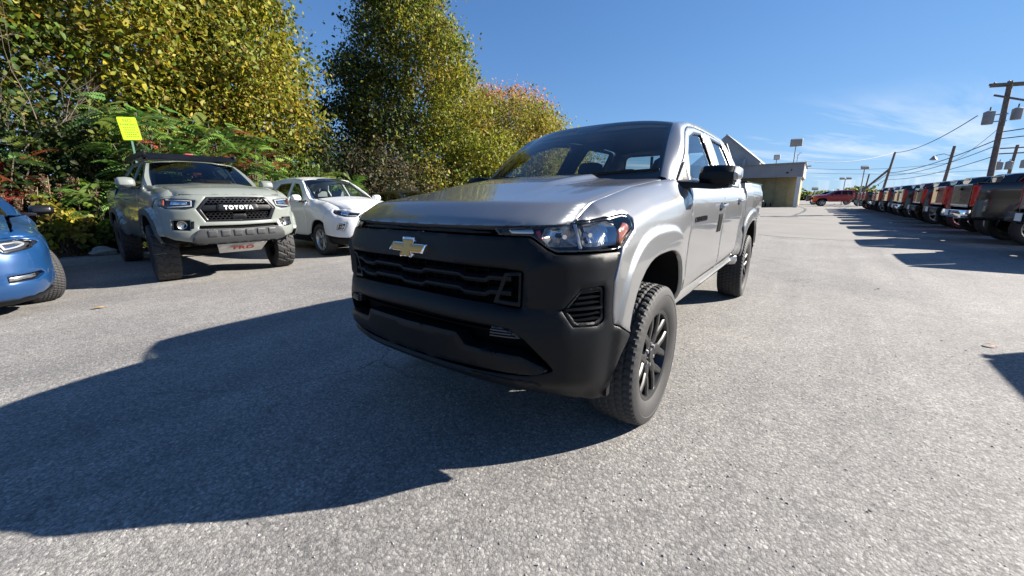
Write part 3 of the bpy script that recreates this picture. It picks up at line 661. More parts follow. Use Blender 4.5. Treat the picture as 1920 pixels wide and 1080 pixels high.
        panel('window_seal', gr(w1, 1.03), g(Goff(-.005)), MT['gloss_black'], T, .03, [gr(w1, .93)], .01, .001, .02); panel('window_seal', gr(w2, 1.03), g(Goff(-.005)), MT['gloss_black'], T, .03, [gr(w2, .93)], .01, .001, .02)
        panel('side_window', gr(w1, 1.02), g(Goff(-.016)), MT['glass'], T, .06, flange=0, edge=0, corner=.02); panel('side_window', gr(w2, 1.02), g(Goff(-.016)), MT['glass'], T, .06, flange=0, edge=0, corner=.02)
        # black belt moulding
        panel('belt_moulding', [(-.72,1.279),(-1.70,1.279),(-1.70,1.264),(-.70,1.264)], g(Goff(.004)), MT['gloss_black'], T, .05, flange=.02, edge=.002)
        # handles
        for hx, hz in ((-1.56,1.098),(-2.46,1.128)):
            b0 = F(np.array([[sx(hx), hz]]))[0]
            MB().lathe([(.0,.001),(.03,.001),(.042,-.004)], 20, 'Y', (hx+.03, 0, 0)).build('handle_cup', MT['gloss_black'], T) if False else None
            panel('handle_cup', [(sx(hx+.075), hz+.026), (sx(hx-.03), hz+.026), (sx(hx-.03), hz-.026), (sx(hx+.075), hz-.026)], (lambda p, F=F: F(p)*np.array([1, 1, 1])+np.array([0, sg*.0015, 0])), MT['gloss_black'], T, .02, flange=0, edge=0, corner=.025)
            pts = []
            for t in np.linspace(0, 1, 9): pts.append((hx+.085-.19*t, b0[1]+sg*(.006+.030*math.sin(math.pi*t)**.6), hz+.012*t))
            rings = []
            for i, q in enumerate(pts):
                hh = .017-.004*abs(i-4)/4; rings.append([(q[0], q[1]-sg*.007, q[2]-hh), (q[0], q[1]+sg*.006, q[2]-hh*.8), (q[0], q[1]+sg*.009, q[2]), (q[0], q[1]+sg*.006, q[2]+hh*.8), (q[0], q[1]-sg*.007, q[2]+hh)])
            MB().loft(rings).build('door_handle', SL, T, 60.)
        # mirror
        def hs(y, x0, x1, z0, z1, c=.3):
            """rounded section of the mirror head across x at given y"""
            return [(x0, sg*y, z0+(z1-z0)*.12), (x0+.02, sg*y, z0), (x1-.02, sg*y, z0), (x1, sg*y, z0+(z1-z0)*.25), (x1+.0, sg*y, z1-.035), (x1-.035, sg*y, z1), (x0+.01, sg*y, z1), (x0, sg*y, z1-.02)]
        mb = MB(); mb.loft([hs(.848,-.73,-.60,1.262,1.335), hs(.87,-.735,-.585,1.250,1.347), hs(.93,-.735,-.575,1.240,1.349), hs(1.0,-.735,-.58,1.236,1.345), hs(1.028,-.735,-.60,1.240,1.340)])
        mb.build('mirror_housing', MT['black_plastic'], T, 40., bevel=.004)
        mb = MB(); mb.loft([hs(1.0285,-.735,-.597,1.262,1.341), hs(1.048,-.735,-.615,1.268,1.334), hs(1.058,-.735,-.65,1.276,1.324)]); mb.build('mirror_cap', SL, T, 50., bevel=.004)
        mb = MB(); mb.loft([[(-.62, sg*.76, 1.222), (-.47, sg*.755, 1.215), (-.47, sg*.755, 1.262), (-.62, sg*.76, 1.275)], [(-.66, sg*.83, 1.222), (-.52, sg*.83, 1.222), (-.52, sg*.83, 1.255), (-.66, sg*.83, 1.268)], [(-.71, sg*.92, 1.215), (-.59, sg*.92, 1.215), (-.59, sg*.92, 1.246), (-.71, sg*.92, 1.25)], [(-.72, sg*1.01, 1.222), (-.60, sg*1.01, 1.222), (-.60, sg*1.01, 1.242), (-.72, sg*1.01, 1.245)]])
        mb.build('mirror_arm', MT['black_plastic'], T, 40., bevel=.005)
        mg = MB(); mg.box((-.742, sg*.945, 1.293), (.006, .15, .085)); mg.build('mirror_glass', MT['chrome'], T)
        panel('mirror_triangle', [(-.56,1.262),(-.60,1.292),(-.74,1.40),(-.715,1.262)], g(Goff(.006)), MT['black_plastic'], T, .03, flange=.02, edge=.003)
        # mud flap behind the front wheel, rear wheel flap
        MB().box((-3.337-.47, sg*.76, .52), (.012, .2, .22)).build('mud_flap', MT['black_plastic'], T)
        # tail lamps
        panel('tail_light', [(sx(-4.415), 1.25), (sx(-4.415), .90), (P.s[-1]-.70, .90), (P.s[-1]-.70, 1.25)], F, MT['red_lens'], T, .03, flange=.03, edge=.006, corner=.015)
        panel('rear_bumper_end', [(sx(-4.40), .60), (P.s[-1]-.50, .60), (P.s[-1]-.50, .44), (sx(-4.38), .46)], (lambda p, F=F: F(p)+np.array([-.05, 0, 0])), BK, T, .04, flange=.04, edge=.006)
    for sg in (1, -1): MB().box((.60, sg*.50, .445), (.04, .42, .20)).box((.50, sg*.70, .48), (.03, .22, .27)).build('splash_shield', MT['under'], T)
    MB().box((.53, 0, .43), (.20, 1.10, .02)).build('under_tray', MT['under'], T)
    # door lettering and a black tag stuck on the front door
    def on_door(x, z, o=.002): return H(np.array([[sx(x), z]]), o)[0]
    text_part('lettering', 'COLORADO', .056, MT['gloss_black'], T, lambda V: H(np.stack([P.sx(-.86-V[:, 0]), 1.03+V[:, 1]*.8], 1), .003)+np.outer(V[:, 2], [0, 1, 0]), .0015, 1.12, .0025)
    panel('black_tag', [(sx(-1.47), 1.04), (sx(-1.62), 1.04), (sx(-1.62), .90), (sx(-1.47), .90)], (lambda p: H(p, .004)), MT['dark'], T, .03, flange=.003, edge=.001, corner=.002)
    # ---- windshield
    panel('windshield', [(-.655,.0),(-.3,-.0),(.3,0),(.655,.0),(.652,.70),(0,.70),(-.652,.70)], ws, MT['glass_front'], T, .05, flange=0, edge=0, corner=.03)
    panel('windshield_border', [(-.66,-.01),(.66,-.01),(.66,.71),(-.66,.71)], (lambda p: ws(p, -.006)), MT['gloss_black'], T, .04, [[(-.625,.07),(.625,.07),(.625,.655),(.12,.655),(.10,.60),(-.10,.60),(-.12,.655),(-.625,.655)]], .004, .001, .03)
    MB().loft([[tuple(ws(np.array([[v, .06+.02*abs(v)]]), -.0+d)[0]+np.array([.0, 0, e])) for d, e in ((.0, 0), (.012, .0), (.012, -.02), (0, -.02))] for v in np.linspace(-.64, .64, 20)]).build('cowl', MT['black_plastic'], T)
    # ---- roof
    panel('roof', [(-1.012,-.575),(-.955,-.40),(-.925,0),(-.955,.40),(-1.012,.575),(-1.3,.580),(-2.0,.571),(-2.72,.566),(-2.9,.54,.05),(-2.95,0),(-2.9,-.54,.05),(-2.72,-.566),(-2.0,-.571),(-1.3,-.580)], roof, SL, T, .04, flange=.03, edge=.004, corner=.02)
    panel('headliner', [(-1.05,-.55),(-1.05,.55),(-2.85,.54),(-2.85,-.54)], (lambda p: roof(p)-np.array([0, 0, .045])), MT['dash'], T, .12, flange=0, edge=0)
    # ---- cab back wall with a three-piece window
    def back(p, o=0.): return np.stack([-2.925+.10*np.clip(p[:, 1]-1.5, 0, 1)*1.2+.03*(np.abs(p[:, 0])/.6)**2+o, p[:, 0], p[:, 1]], 1)
    bw = [(-.52,1.36,.05),(.52,1.36,.05),(.49,1.65,.06),(-.49,1.65,.06)]
    panel('cab_back', [(-.76,.50),(.76,.50),(.76,1.30),(.60,1.72),(-.60,1.72),(-.76,1.30)], back, SL, T, .06, [bw], .02, .003, center=(0,0,1))
    panel('rear_window', bw, (lambda p: back(p, .01)), MT['glass'], T, .1, flange=0, edge=0)
    for y in (-.19, .19): MB().box((-2.90, y, 1.505), (.02, .03, .28)).build('window_bar', MT['gloss_black'], T)
    # ---- interior
    mb = MB(); mb.loft([[(-.30, y, 1.0), (-.28, y, 1.20), (-.42, y, 1.238), (-.80, y, 1.215+.02*(.3 < abs(y) < .6)), (-.93, y, 1.16), (-.90, y, .85)] for y in np.linspace(-.66, .66, 14)]); mb.build('dashboard', MT['dash'], T, 40.)
    mb = MB(); c = Vector((-1.03, .36, 1.10)); ax = Vector((-.90, 0, .42)).normalized(); e1 = Vector((0, 1, 0)); e2 = ax.cross(e1)
    mb.tube([c+(e1*math.cos(a)+e2*math.sin(a))*.185 for a in np.linspace(0, 2*math.pi, 33)], .015, 8, False); mb.tube([c-e1*.18, c+e1*.18], .018, 6); mb.tube([c, c-ax*-.0-e2*.17], .018, 6); mb.lathe([(.0,.03),(.06,.02),(.07,-.02)], 14, 'X', tuple(c)); mb.tube([c, c-ax*.25], .03, 8)
    mb.build('steering_wheel', MT['dash'], T, 40.)
    def seat(x, y, w, zb, zt_, hr=True, heads=(0,)):
        m = MB(); m.loft([[(x+.50, y+a*w*k, z) for a, z in ((-1, .72), (-1.0, .80), (0, .83), (1, .80), (1, .72))] if j == 0 else [(x+.02-.05*j, y+a*w*k, z) for a, z in ((-1, .70), (-1, .83), (0, .84), (1, .83), (1, .70))] for j, k in ((0, .9), (1, 1.0))])
        m.loft([[(x-dx_-.06, y-w*k, z), (x-dx_+.05, y-w*k*.95, z), (x-dx_+.035, y, z), (x-dx_+.05, y+w*k*.95, z), (x-dx_-.06, y+w*k, z)] for z, dx_, k in ((.74, 0, .95), (.95, .03, 1.0), (1.15, .07, .98), (zb, .10, .82), (zb+.02, .10, .7))])
        s_ = m.build('seat', MT['seat'], T, 60., bevel=.01)
        for hy in heads:
            h = MB(); xx = x-.12; h.loft([[(xx-.05, y+hy-.11*k, z), (xx+.04, y+hy-.10*k, z), (xx+.05, y+hy, z), (xx+.04, y+hy+.10*k, z), (xx-.05, y+hy+.11*k, z)] for z, k in ((zt_-.19, .8), (zt_-.17, 1.05), (zt_-.07, 1.1), (zt_-.02, .95), (zt_, .6))])
            h.tube([(xx, y+hy-.05, zb-.05), (xx, y+hy-.05, zt_-.15)], .007, 6); h.tube([(xx, y+hy+.05, zb-.05), (xx, y+hy+.05, zt_-.15)], .007, 6)
            h.build('headrest', MT['seat'], T, 60., bevel=.012)
    seat(-1.50, .36, .26, 1.30, 1.50); seat(-1.50, -.36, .26, 1.30, 1.50); seat(-2.45, .36, .33, 1.28, 1.49, heads=(0,)); seat(-2.45, -.36, .33, 1.28, 1.49, heads=(0,))
    MB().box((-1.06, -.02, 1.575), (.03, .22, .065)).build('cabin_mirror', MT['dash'], T, bevel=.008)
    # B and C pillar trims inside
    for sg in (1, -1):
        mb = MB(); mb.loft([[(-1.66, sg*.765, 1.27), (-1.80, sg*.765, 1.27), (-1.80, sg*.72, 1.27), (-1.66, sg*.72, 1.27)], [(-1.82, sg*.575, 1.70), (-1.96, sg*.575, 1.70), (-1.96, sg*.54, 1.70), (-1.82, sg*.54, 1.70)]]); mb.build('pillar_trim', MT['dash'], T)
        mb = MB(); mb.box((-1.7, sg*.74, 1.0), (2.2, .05, .52)); mb.build('door_trim', MT['dash'], T)
    MB().box((-1.75, 0, .62), (2.3, 1.5, .1)).build('cab_floor', MT['dash'], T)
    # window sticker on the rear side glass
    pw = [(-2.02,1.50),(-2.22,1.50),(-2.22,1.30),(-2.02,1.30)]
    if 0: panel('window_sticker', [(-1.30,1.60),(-1.52,1.62),(-1.50,1.33),(-1.27,1.33)], mirrorf(Goff(-.020)), MT['bezel'], T, .08, flange=0, edge=0)
    # ---- bed, chassis
    mb = MB(); mb.box((-3.66, 0, .84), (1.56, 1.52, .04)); mb.build('bed_floor', MT['under'], T)
    for sg in (1, -1):
        mb = MB(); mb.box((-3.64, sg*.785, 1.08), (1.52, .05, .46)); mb.build('bed_wall', SL, T); MB().box((-3.64, sg*.785, 1.322), (1.52, .075, .016)).build('bed_rail', MT['black_plastic'], T, bevel=.004)
    MB().box((-2.895, 0, 1.05), (.03, 1.56, .5)).build('bed_front', SL, T)
    tg = MB(); tg.box((-4.435, 0, 1.0), (.07, 1.38, .60)); tg.build('tailgate', SL, T, bevel=.01); MB().box((-4.50, 0, .55), (.14, 1.30, .16)).build('rear_bumper', BK, T, bevel=.02)
    mb = MB(); mb.box((-1.95, .45, .45), (4.7, .10, .14)); mb.box((-1.95, -.45, .45), (4.7, .10, .14)); mb.box((.45, 0, .50), (.10, 1.1, .20)); mb.box((-1.7, 0, .50), (3.0, 1.42, .06)); mb.tube([(-3.337, -.8, .375), (-3.337, .8, .375)], .05, 10); mb.lathe([(.05,-.12),(.13,-.08),(.13,.08),(.05,.12)], 16, 'Y', (-3.337, 0, .375)); mb.tube([(0, -.7, .36), (0, .7, .36)], .04, 8); mb.box((.3, 0, .62), (.5, 1.1, .3)); mb.box((-.1, 0, .95), (.9, 1.0, .06)); mb.tube([(-.3, .12, .42), (-3.2, .08, .40)], .035, 8)
    mb.build('chassis', MT['under'], T)
    w0 = wheel(T, 0, .869, 1, .374, .245, .232, 'split6', 'black_rim', .007, spin=.25)
    wheel(T, 0, -.869, -1, .374, .245, .232, proto=w0); wheel(T, -3.337, .869, 1, .374, .245, .232, proto=w0, spin=1.1); wheel(T, -3.337, -.869, -1, .374, .245, .232, proto=w0)
    return T
build_hero()
# ================================================================ ground
def va_in(T, P):
    w = T.n('ShaderNodeTexNoise', i_Scale=3., i_Detail=4.); T.l(P, w.inputs['Vector']); v = T.n('ShaderNodeVectorMath', operation='MULTIPLY_ADD'); v.inputs[1].default_value = (.25,.25,.25); T.l(w.outputs['Color'], v.inputs[0]); T.l(P, v.inputs[2]); return v.outputs[0]
def asphalt():
    m = mat('worn_asphalt', (.2,.2,.2), .88); T = NT(m); tc = T.n('ShaderNodeTexCoord'); P = tc.outputs['Object']
    # exposed stones of two sizes
    v1 = T.n("ShaderNodeTexVoronoi", i_Scale=82.); v2 = T.n("ShaderNodeTexVoronoi", i_Scale=210.); T.l(P, v1.inputs['Vector']); T.l(P, v2.inputs['Vector'])
    c1 = T.ramp(v1.outputs['Color'], [(.0, (.09,.087,.083)), (.35, (.195,.190,.181)), (.7, (.29,.281,.266)), (1., (.54,.52,.49))])
    c2 = T.ramp(v2.outputs['Color'], [(.0, (.10,.097,.093)), (.5, (.215,.208,.198)), (1., (.38,.367,.35))])
    mx = T.n('ShaderNodeMix', data_type='RGBA', i_Factor=.45); T.l(c1, mx.inputs['A']); T.l(c2, mx.inputs['B'])
    # dark binder between the stones
    d1 = T.ramp(v1.outputs['Distance'], [(.45, (1,1,1)), (.85, (.45,.45,.46))]); m2 = T.n('ShaderNodeMix', data_type='RGBA', blend_type='MULTIPLY', i_Factor=.7); T.l(mx.outputs['Result'], m2.inputs['A']); T.l(d1, m2.inputs['B'])
    # large patches: worn tracks, stains
    n1 = T.n('ShaderNodeTexNoise', i_Scale=.55, i_Detail=6., i_Roughness=.6, i_Distortion=.4); T.l(P, n1.inputs['Vector'])
    p1 = T.ramp(n1.outputs[0], [(.30, (.84,.84,.85)), (.68, (1.24,1.23,1.21))]); m3 = T.n('ShaderNodeMix', data_type='RGBA', blend_type='MULTIPLY', i_Factor=1.); T.l(m2.outputs['Result'], m3.inputs['A']); T.l(p1, m3.inputs['B'])
    n2 = T.n('ShaderNodeTexNoise', i_Scale=5., i_Detail=5., i_Roughness=.7); T.l(P, n2.inputs['Vector'])
    p2 = T.ramp(n2.outputs[0], [(.3, (.86,.86,.87)), (.7, (1.08,1.07,1.06))]); m4 = T.n('ShaderNodeMix', data_type='RGBA', blend_type='MULTIPLY', i_Factor=1.); T.l(m3.outputs['Result'], m4.inputs['A']); T.l(p2, m4.inputs['B'])
    # tyre tracks along the lane and dark drips
    mpt = T.n('ShaderNodeMapping'); mpt.inputs['Scale'].default_value = (.05, 1.1, 1); mpt.inputs['Rotation'].default_value = (0, 0, .05); T.l(P, mpt.inputs[0]); n3 = T.n('ShaderNodeTexNoise', i_Scale=1.6, i_Detail=5., i_Roughness=.6, i_Distortion=.2); T.l(mpt.outputs[0], n3.inputs['Vector'])
    p3 = T.ramp(n3.outputs[0], [(.35, (.86,.86,.87)), (.62, (1.05,1.05,1.04))]); m4b = T.n('ShaderNodeMix', data_type='RGBA', blend_type='MULTIPLY', i_Factor=1.); T.l(m4.outputs['Result'], m4b.inputs['A']); T.l(p3, m4b.inputs['B'])
    vd = T.n('ShaderNodeTexVoronoi', i_Scale=.42, i_Randomness=1.); T.l(va_in(T, P), vd.inputs['Vector']); p4 = T.ramp(vd.outputs['Distance'], [(.045, (.55,.55,.56)), (.10, (1,1,1))]); m4c = T.n('ShaderNodeMix', data_type='RGBA', blend_type='MULTIPLY', i_Factor=.8); T.l(m4b.outputs['Result'], m4c.inputs['A']); T.l(p4, m4c.inputs['B']); m4 = m4c
    # cracks
    wv = T.n('ShaderNodeTexNoise', i_Scale=1.3, i_Detail=8., i_Roughness=.65); T.l(P, wv.inputs['Vector'])
    va = T.n('ShaderNodeVectorMath', operation='MULTIPLY_ADD'); va.inputs[1].default_value = (.5,.5,.5); T.l(wv.outputs['Color'], va.inputs[0]); T.l(P, va.inputs[2])
    vc = T.n('ShaderNodeTexVoronoi', feature='DISTANCE_TO_EDGE', i_Scale=.33); T.l(va.outputs[0], vc.inputs['Vector'])
    cr_ = T.ramp(vc.outputs['Distance'], [(.0, (.45,.45,.46)), (.003, (1,1,1))]); msk = T.n('ShaderNodeTexNoise', i_Scale=.35, i_Detail=2.); T.l(P, msk.inputs['Vector'])
    mk = T.ramp(msk.outputs[0], [(.52, (0,0,0)), (.64, (1,1,1))]); m5 = T.n('ShaderNodeMix', data_type='RGBA', blend_type='MULTIPLY'); T.l(mk, m5.inputs['Factor']); T.l(m4.outputs['Result'], m5.inputs['A']); T.l(cr_, m5.inputs['B'])
    T.l(m5.outputs['Result'], T.b.inputs['Base Color'])
    hc = T.ramp(v1.outputs['Color'], [(.1, (.25,.25,.25)), (.9, (1,1,1))]); hd_ = T.ramp(v1.outputs['Distance'], [(.35, (1,1,1)), (.75, (.1,.1,.1))]); hm = T.n('ShaderNodeMix', data_type='RGBA', blend_type='MULTIPLY', i_Factor=1.); T.l(hc, hm.inputs['A']); T.l(hd_, hm.inputs['B']); h = hm.outputs['Result']; h2 = T.ramp(v2.outputs['Distance'], [(.1, (1,1,1)), (.8, (0,0,0))])
    ad = T.n('ShaderNodeMix', data_type='RGBA', i_Factor=.4); T.l(h, ad.inputs['A']); T.l(h2, ad.inputs['B'])
    bp = T.n('ShaderNodeBump', i_Strength=.5, i_Distance=.005); T.l(ad.outputs['Result'], bp.inputs['Height']); T.l(bp.outputs[0], T.b.inputs['Normal'])
    return m
MT['asphalt'] = asphalt()
g = MB(); g.add([(-900,-900,0),(900,-900,0),(900,900,0),(-900,900,0)], [(0,1,2,3)])
gr = g.build('parking_lot', MT['asphalt'], smooth=False); gr['kind'] = 'structure'
# older, smoother paving patch further down the lot, a slightly darker repair and an oil stain
def sheet(name, pts, z, m):
    o = MB(); p = fillet(pts, 1.2, 5); V = [(a+.10*math.sin(i*2.3), b+.08*math.sin(i*3.7), z) for i, (a, b) in enumerate(p)]; o.add(V, [tuple(range(len(V)))]); q = o.build(name, m, smooth=False); q['kind'] = 'structure'; return q
MT['patch'] = dirt(mat('smooth_paving', (.20,.19,.175), .9), .5, .14, .5, 90); MT['stain'] = dirt(mat('stained_asphalt', (.115,.11,.105), .85), 1.5, .25, .6, 110)
sheet('paving_patch', [(-47,2.6),(-41.8,2.5),(-31.8,3.0),(-21.4,3.35),(-16.1,3.5),(-13.0,3.45),(-12.1,2.8),(-11.8,1.8),(-12.4,.3),(-15,-2),(-24,-7),(-50,-9)], .004, MT['patch'])
# ================================================================ other vehicles: one body builder, driven by a table
class Body: pass
def make_body(T, c, PM):
    """c: table of curves; PM: paint. Builds sides, hood, glass, roof and rear; returns the surfaces for the front details"""
    B = Body(); P = B.P = Plan(c['plan'], c.get('sig', .05)); hq = prof(c['zh'], c.get('zhsig', .012)); xl = c['xlip']
    fr, fs, ds, lo = prof(c['front'], .015), prof(c['fs'], .012), prof(c['ds'], .012), prof(c['low'], .01)
    rear = prof(c.get('rear', [(0, 0), (3, 0)]), .02); rl = c.get('rail'); bd = prof(c['bed'], .012) if rl else None
    xc0, xc1 = c['cowl']; xb = c.get('xbed', -99)
    zt = B.zt = lambda x: hq(xl-np.asarray(x))
    def archr(x, z, a):
        xc, rx, z0, rz = a[:4]; k = a[4] if len(a) > 4 else 2.4
        return ((np.abs(x-xc)/rx)**k+(np.maximum(z-z0, 0)/rz)**k)**(1/k)
    def D(x, y, nx, ny, z):
        cab = sm(-x, -xc0, -xc1); bed = sm(-x, -xb-.02, -xb+.02) if rl else 0.; cab = cab*(1-bed); fen = 1-cab-bed
        fl = 0.
        for a in c['arches']: fl = fl+c['flare'][0]*(1-sm(archr(x, z, a), c['flare'][1], c['flare'][2]))
        s = fen*fs(zt(x)-z)+cab*ds(z)+(bed*bd(z) if rl else 0.)+lo(z)+fl*sm(c['plan'][0][0]-x, .2, .35)
        w = np.clip(ny, 0, 1)**2
        return np.where(nx > 0, fr(z), rear(z))*(1-w)+s*w
    S = B.S = Skin(P, D); sx = B.sx = lambda x: float(P.sx(x)); sy = B.sy = lambda y: float(P.sy(y)) if y >= 0 else -float(P.sy(-y))
    off = B.off = lambda o: (lambda p: S(p, o)); B.sym = lambda h: list(h)+[(-a, b, *r) for a, b, *r in reversed(h) if abs(a) > 1e-6]
    def archp(a, zb, n=22, k_=1.):
        xc, rx, z0, rz = a[:4]; k = a[4] if len(a) > 4 else 2.4; out = []
        for i in range(n+1):
            t = math.pi*i/n; cc, s = math.cos(t), math.sin(t); d = (abs(cc)**k+abs(s)**k)**(1/k); out.append((xc+rx*k_*cc/d, z0+rz*k_*s/d))
        return [p for p in out if p[1] >= zb]
    B.archp = archp
    zb = c['zbot']; hp = c.get('half'); res = c.get('res', .04)
    # fascia
    if hp: panel('front_bumper', B.sym([(sy(a), b, *r) for a, b, *r in hp]), S, c.get('fascia_mat', PM), T, res*.8, [B.sym([(sy(a), b, *r) for a, b, *r in h]) if h[0][0] == 0 else [(q*sy(a), b, *r) for a, b, *r in h] for h in c.get('holes', []) for q in ((1,) if h[0][0] == 0 else (1, -1))], .04, .005, .012)
    # hood
    lt = S(np.stack([np.linspace(0, P.s[P.imax]*.96, 300), np.full(300, float(hq(0)))], 1)); LY, LX = np.maximum.accumulate(lt[:, 1])+np.arange(300)*1e-7, lt[:, 0]
    ymx = c['yhood']; bulge = c.get('bulge', lambda a, q: 0.)
    def hood(p):
        v, t = p[:, 0], p[:, 1]; a = np.abs(v); xf = np.interp(a, LY, LX)-.004; xr = xc1+.04+c.get('cowl_bow', .22)*(1-(a/ymx)**2); q = t*(xf-xr)
        return np.stack([xf-q, v, hq(q*(xl-xc1)/(xf-xr))+c.get('crown', .02)*(1-(a/ymx)**2)*sm(q, 0, .15)+bulge(a, q)], 1)
    B.hood = hood
    panel('hood', [(-ymx,0),(0,-.004),(ymx,0),(ymx,1),(-ymx,1)], hood, PM, T, res, flange=.03, edge=.005, corner=.004, sharp=50.)
    # greenhouse
    zbl, yb, sl = c['belt'], c['ybelt'], c['slope']
    G0 = lambda x, z: yb-sl*(z-zbl)+c.get('gbow', .012)*(1-((z-(zbl+.22))/.24)**2)-c.get('gin', .05)*sm(x, xc1-.30, xc1+.06)-c.get('grear', 0.)*sm(-x, -c.get('gx', -9), -c.get('gx', -9)+.9)
    G = lambda p: np.stack([p[:, 0], G0(p[:, 0], p[:, 1]), p[:, 1]], 1); Go = lambda o: (lambda p: G(p)+np.array([0, o, o*.3]))
    for sg in (1, -1):
        F = S if sg > 0 else mirrorf(S); g = (lambda f: f) if sg > 0 else mirrorf; SX = lambda q: [(sx(a), b, *r) for a, b, *r in q]
        a1, a2 = archp(c['arches'][0], zb), archp(c['arches'][1], zb)
        xs = c['seams']; ff = c['fender_front']       # list of (s-or-x) points from top front down to the arch
        top = [(x, float(zt(x))) for x in np.linspace(c['fx0'], xc1+.02, 14)]
        panel('front_fender', [(sy(a) if a_ == 'y' else sx(a), b) for a_, a, b in ff[::-1]]+SX(top)+SX([(xs[0]+.03, zbl-.02), (xs[0], zbl-.10), (xs[0], zb)])+SX(a1[::-1]), F, PM, T, res, flange=.02, edge=.004, corner=.004, sharp=60.)
        for i in range(len(xs)-1):
            x0, x1 = xs[i]-.006, xs[i+1]
            ol = [(x0, zbl), (x1, zbl), (x1, zb), (x0, zb)]
            if not rl and x1 < c['arches'][1][0]+c['arches'][1][1]:
                ap = [q for q in a2 if q[0] > x1-.001]; ol = [(x0, zbl), (x1, zbl), (x1, max(zb, ap[-1][1]))]+ap[::-1]+[(x0, zb)] if ap else ol
            panel('door' if i < c.get('ndoors', 2) else 'cab_corner', SX(ol), F, PM, T, res, flange=.02, edge=.004, corner=.012, sharp=60.)
        if c.get('sill'): panel('sill', SX([(xs[0]+.02, zb-.006), (xs[-1], zb-.006), (xs[-1], zb-c['sill']), (xs[0]+.05, zb-c['sill'])]), F, c.get('sill_mat', PM), T, .06, flange=.03, edge=.005)
        xe = c['xend']
        if rl:
            panel('bed_side', SX([(xb-.01, rl), (xe, rl), (xe, zb+.1)])+SX(a2[::-1])+SX([(xb-.01, zb)]), F, PM, T, res, flange=.02, edge=.005, corner=.01, sharp=60.)
        else:
            a3 = [q for q in a2 if q[0] < xs[-1]-.001]
            panel('rear_quarter', SX([(xs[-1]-.006, zbl), (xe, c.get('zrq', zbl)), (xe, zb+.06)])+SX(a3[::-1])+([] if a3 and a3[0][1] > zb+.15 else SX([(xs[-1]-.006, zb)])), F, PM, T, res, flange=.02, edge=.005, corner=.004, sharp=60.)
        if c.get('lamps_rear'):
            panel('tail_light', [(sx(a) if a_ == 'x' else P.s[-1]-a, b) for a_, a, b in c['lamps_rear']], (lambda p, F=F: F(p)+np.array([-.006, sg*.004, 0])), MT['red_lens'], T, .03, flange=.03, edge=.006, corner=.02)
        inn = SX([(c['arches'][0][0]+.30, zbl-.30), (xs[0], zbl-.06), (xe, (rl or zbl)-.06), (xe, zb+.05)])+SX(archp(c['arches'][1], zb, k_=1.03)[::-1])+SX(archp(c['arches'][0], zb, k_=1.03)[::-1])
        panel('inner_side', inn, (lambda p, F=F: F(p)*np.array([1, .95, 1])), MT['under'], T, .15, flange=0, edge=0, corner=0)
        for a, ap in zip(c['arches'], (a1, a2)):
            V = []; n = len(ap)
            for yy, kk in ((.0, 1.0), (.03, 1.02), (.14, 1.06), (.42, 1.06)):
                for x, z in ap: q = F(np.array([[sx(x), z]]))[0]; V.append((a[0]+(x-a[0])*kk, q[1]-sg*(yy+.001), a[2]+(z-a[2])*kk))
            mesh_obj('wheel_liner', V, [(j*n+i, j*n+i+1, (j+1)*n+i+1, (j+1)*n+i) for j in range(3) for i in range(n-1)]+[tuple(3*n+i for i in range(n))], MT['under'], T, 40)
        # frame and side glass
        panel('cab_frame', c['frame'], g(G), c.get('frame_mat', PM), T, .03, c['windows'], .03, .004, .008, hole_corner=.03, sharp=55.)
        for q in c['windows']:
            panel('side_window', q, g(Go(-.012)), MT[c.get('side_glass', 'glass_dark')], T, .08, flange=0, edge=0, corner=.03)
        # pillar from windscreen edge to frame and rail from roof to frame
        fp = c['frame'][:c['nfront']]; V = []; n = len(fp)
        for i, (x, z, *r) in enumerate(fp):
            q = g(G)(np.array([[x, z]]))[0]; V.append(tuple(q+np.array([0, -sg*.003, -.004])))
        for i, (x, z, *r) in enumerate(fp):
            h, w = c['ws_head'], c['ws_base']; t = np.clip((z-w[4])/(h[4]-w[4]), 0, 1)
            if z <= h[4]+.002 and x > h[2]-.15: V.append((w[2]+(h[2]-w[2])*t-.02, sg*(w[3]+(h[3]-w[3])*t-.012), w[4]+(h[4]-w[4])*t+.004))
            else: q = V[i]; V.append((q[0], sg*(abs(q[1])-.07), q[2]+.018))
        mesh_obj('pillar', V, [(i, i+1, n+i+1, n+i) for i in range(n-1)], PM, T, 60)
        # mirrors
        mx, my, mz, mw, mh = c['mirror']
        rings = []
        for t, k in ((0, .55), (.15, .9), (.5, 1.), (.85, .92), (1., .6)):
            rings.append([(mx-.02, sg*(my+mw*t), mz-mh*k*.5), (mx+.06*k, sg*(my+mw*t), mz-mh*.5*k), (mx+.12*k, sg*(my+mw*t), mz-mh*.2*k), (mx+.11*k, sg*(my+mw*t), mz+mh*.25*k), (mx+.05*k, sg*(my+mw*t), mz+mh*.5*k), (mx-.02, sg*(my+mw*t), mz+mh*.5*k)])
        mi = MB().loft(rings).build('mirror', MT[c['mirror_mat']] if 'mirror_mat' in c else PM, T, 60., bevel=.012)
        MB().box((mx+.04, sg*(my-.03), mz-mh*.42), (.10, .18, .045)).build('mirror_arm', MT['black_plastic'], T, bevel=.01)
        MB().box((mx-.024, sg*(my+mw*.5), mz), (.008, mw*.85, mh*.75)).build('mirror_glass', MT['chrome'], T)
        for hx, hz in c.get('handles', []):
            q = F(np.array([[sx(hx), hz]]))[0]; MB().loft([[(hx+.10-.2*t, q[1]+sg*(.004+.03*math.sin(math.pi*t)**.6-.006), hz-.012), (hx+.10-.2*t, q[1]+sg*(.004+.03*math.sin(math.pi*t)**.6+.006), hz), (hx+.10-.2*t, q[1]+sg*(.004+.03*math.sin(math.pi*t)**.6-.006), hz+.014)] for t in np.linspace(0, 1, 8)]).build('door_handle', PM, T, 60.)
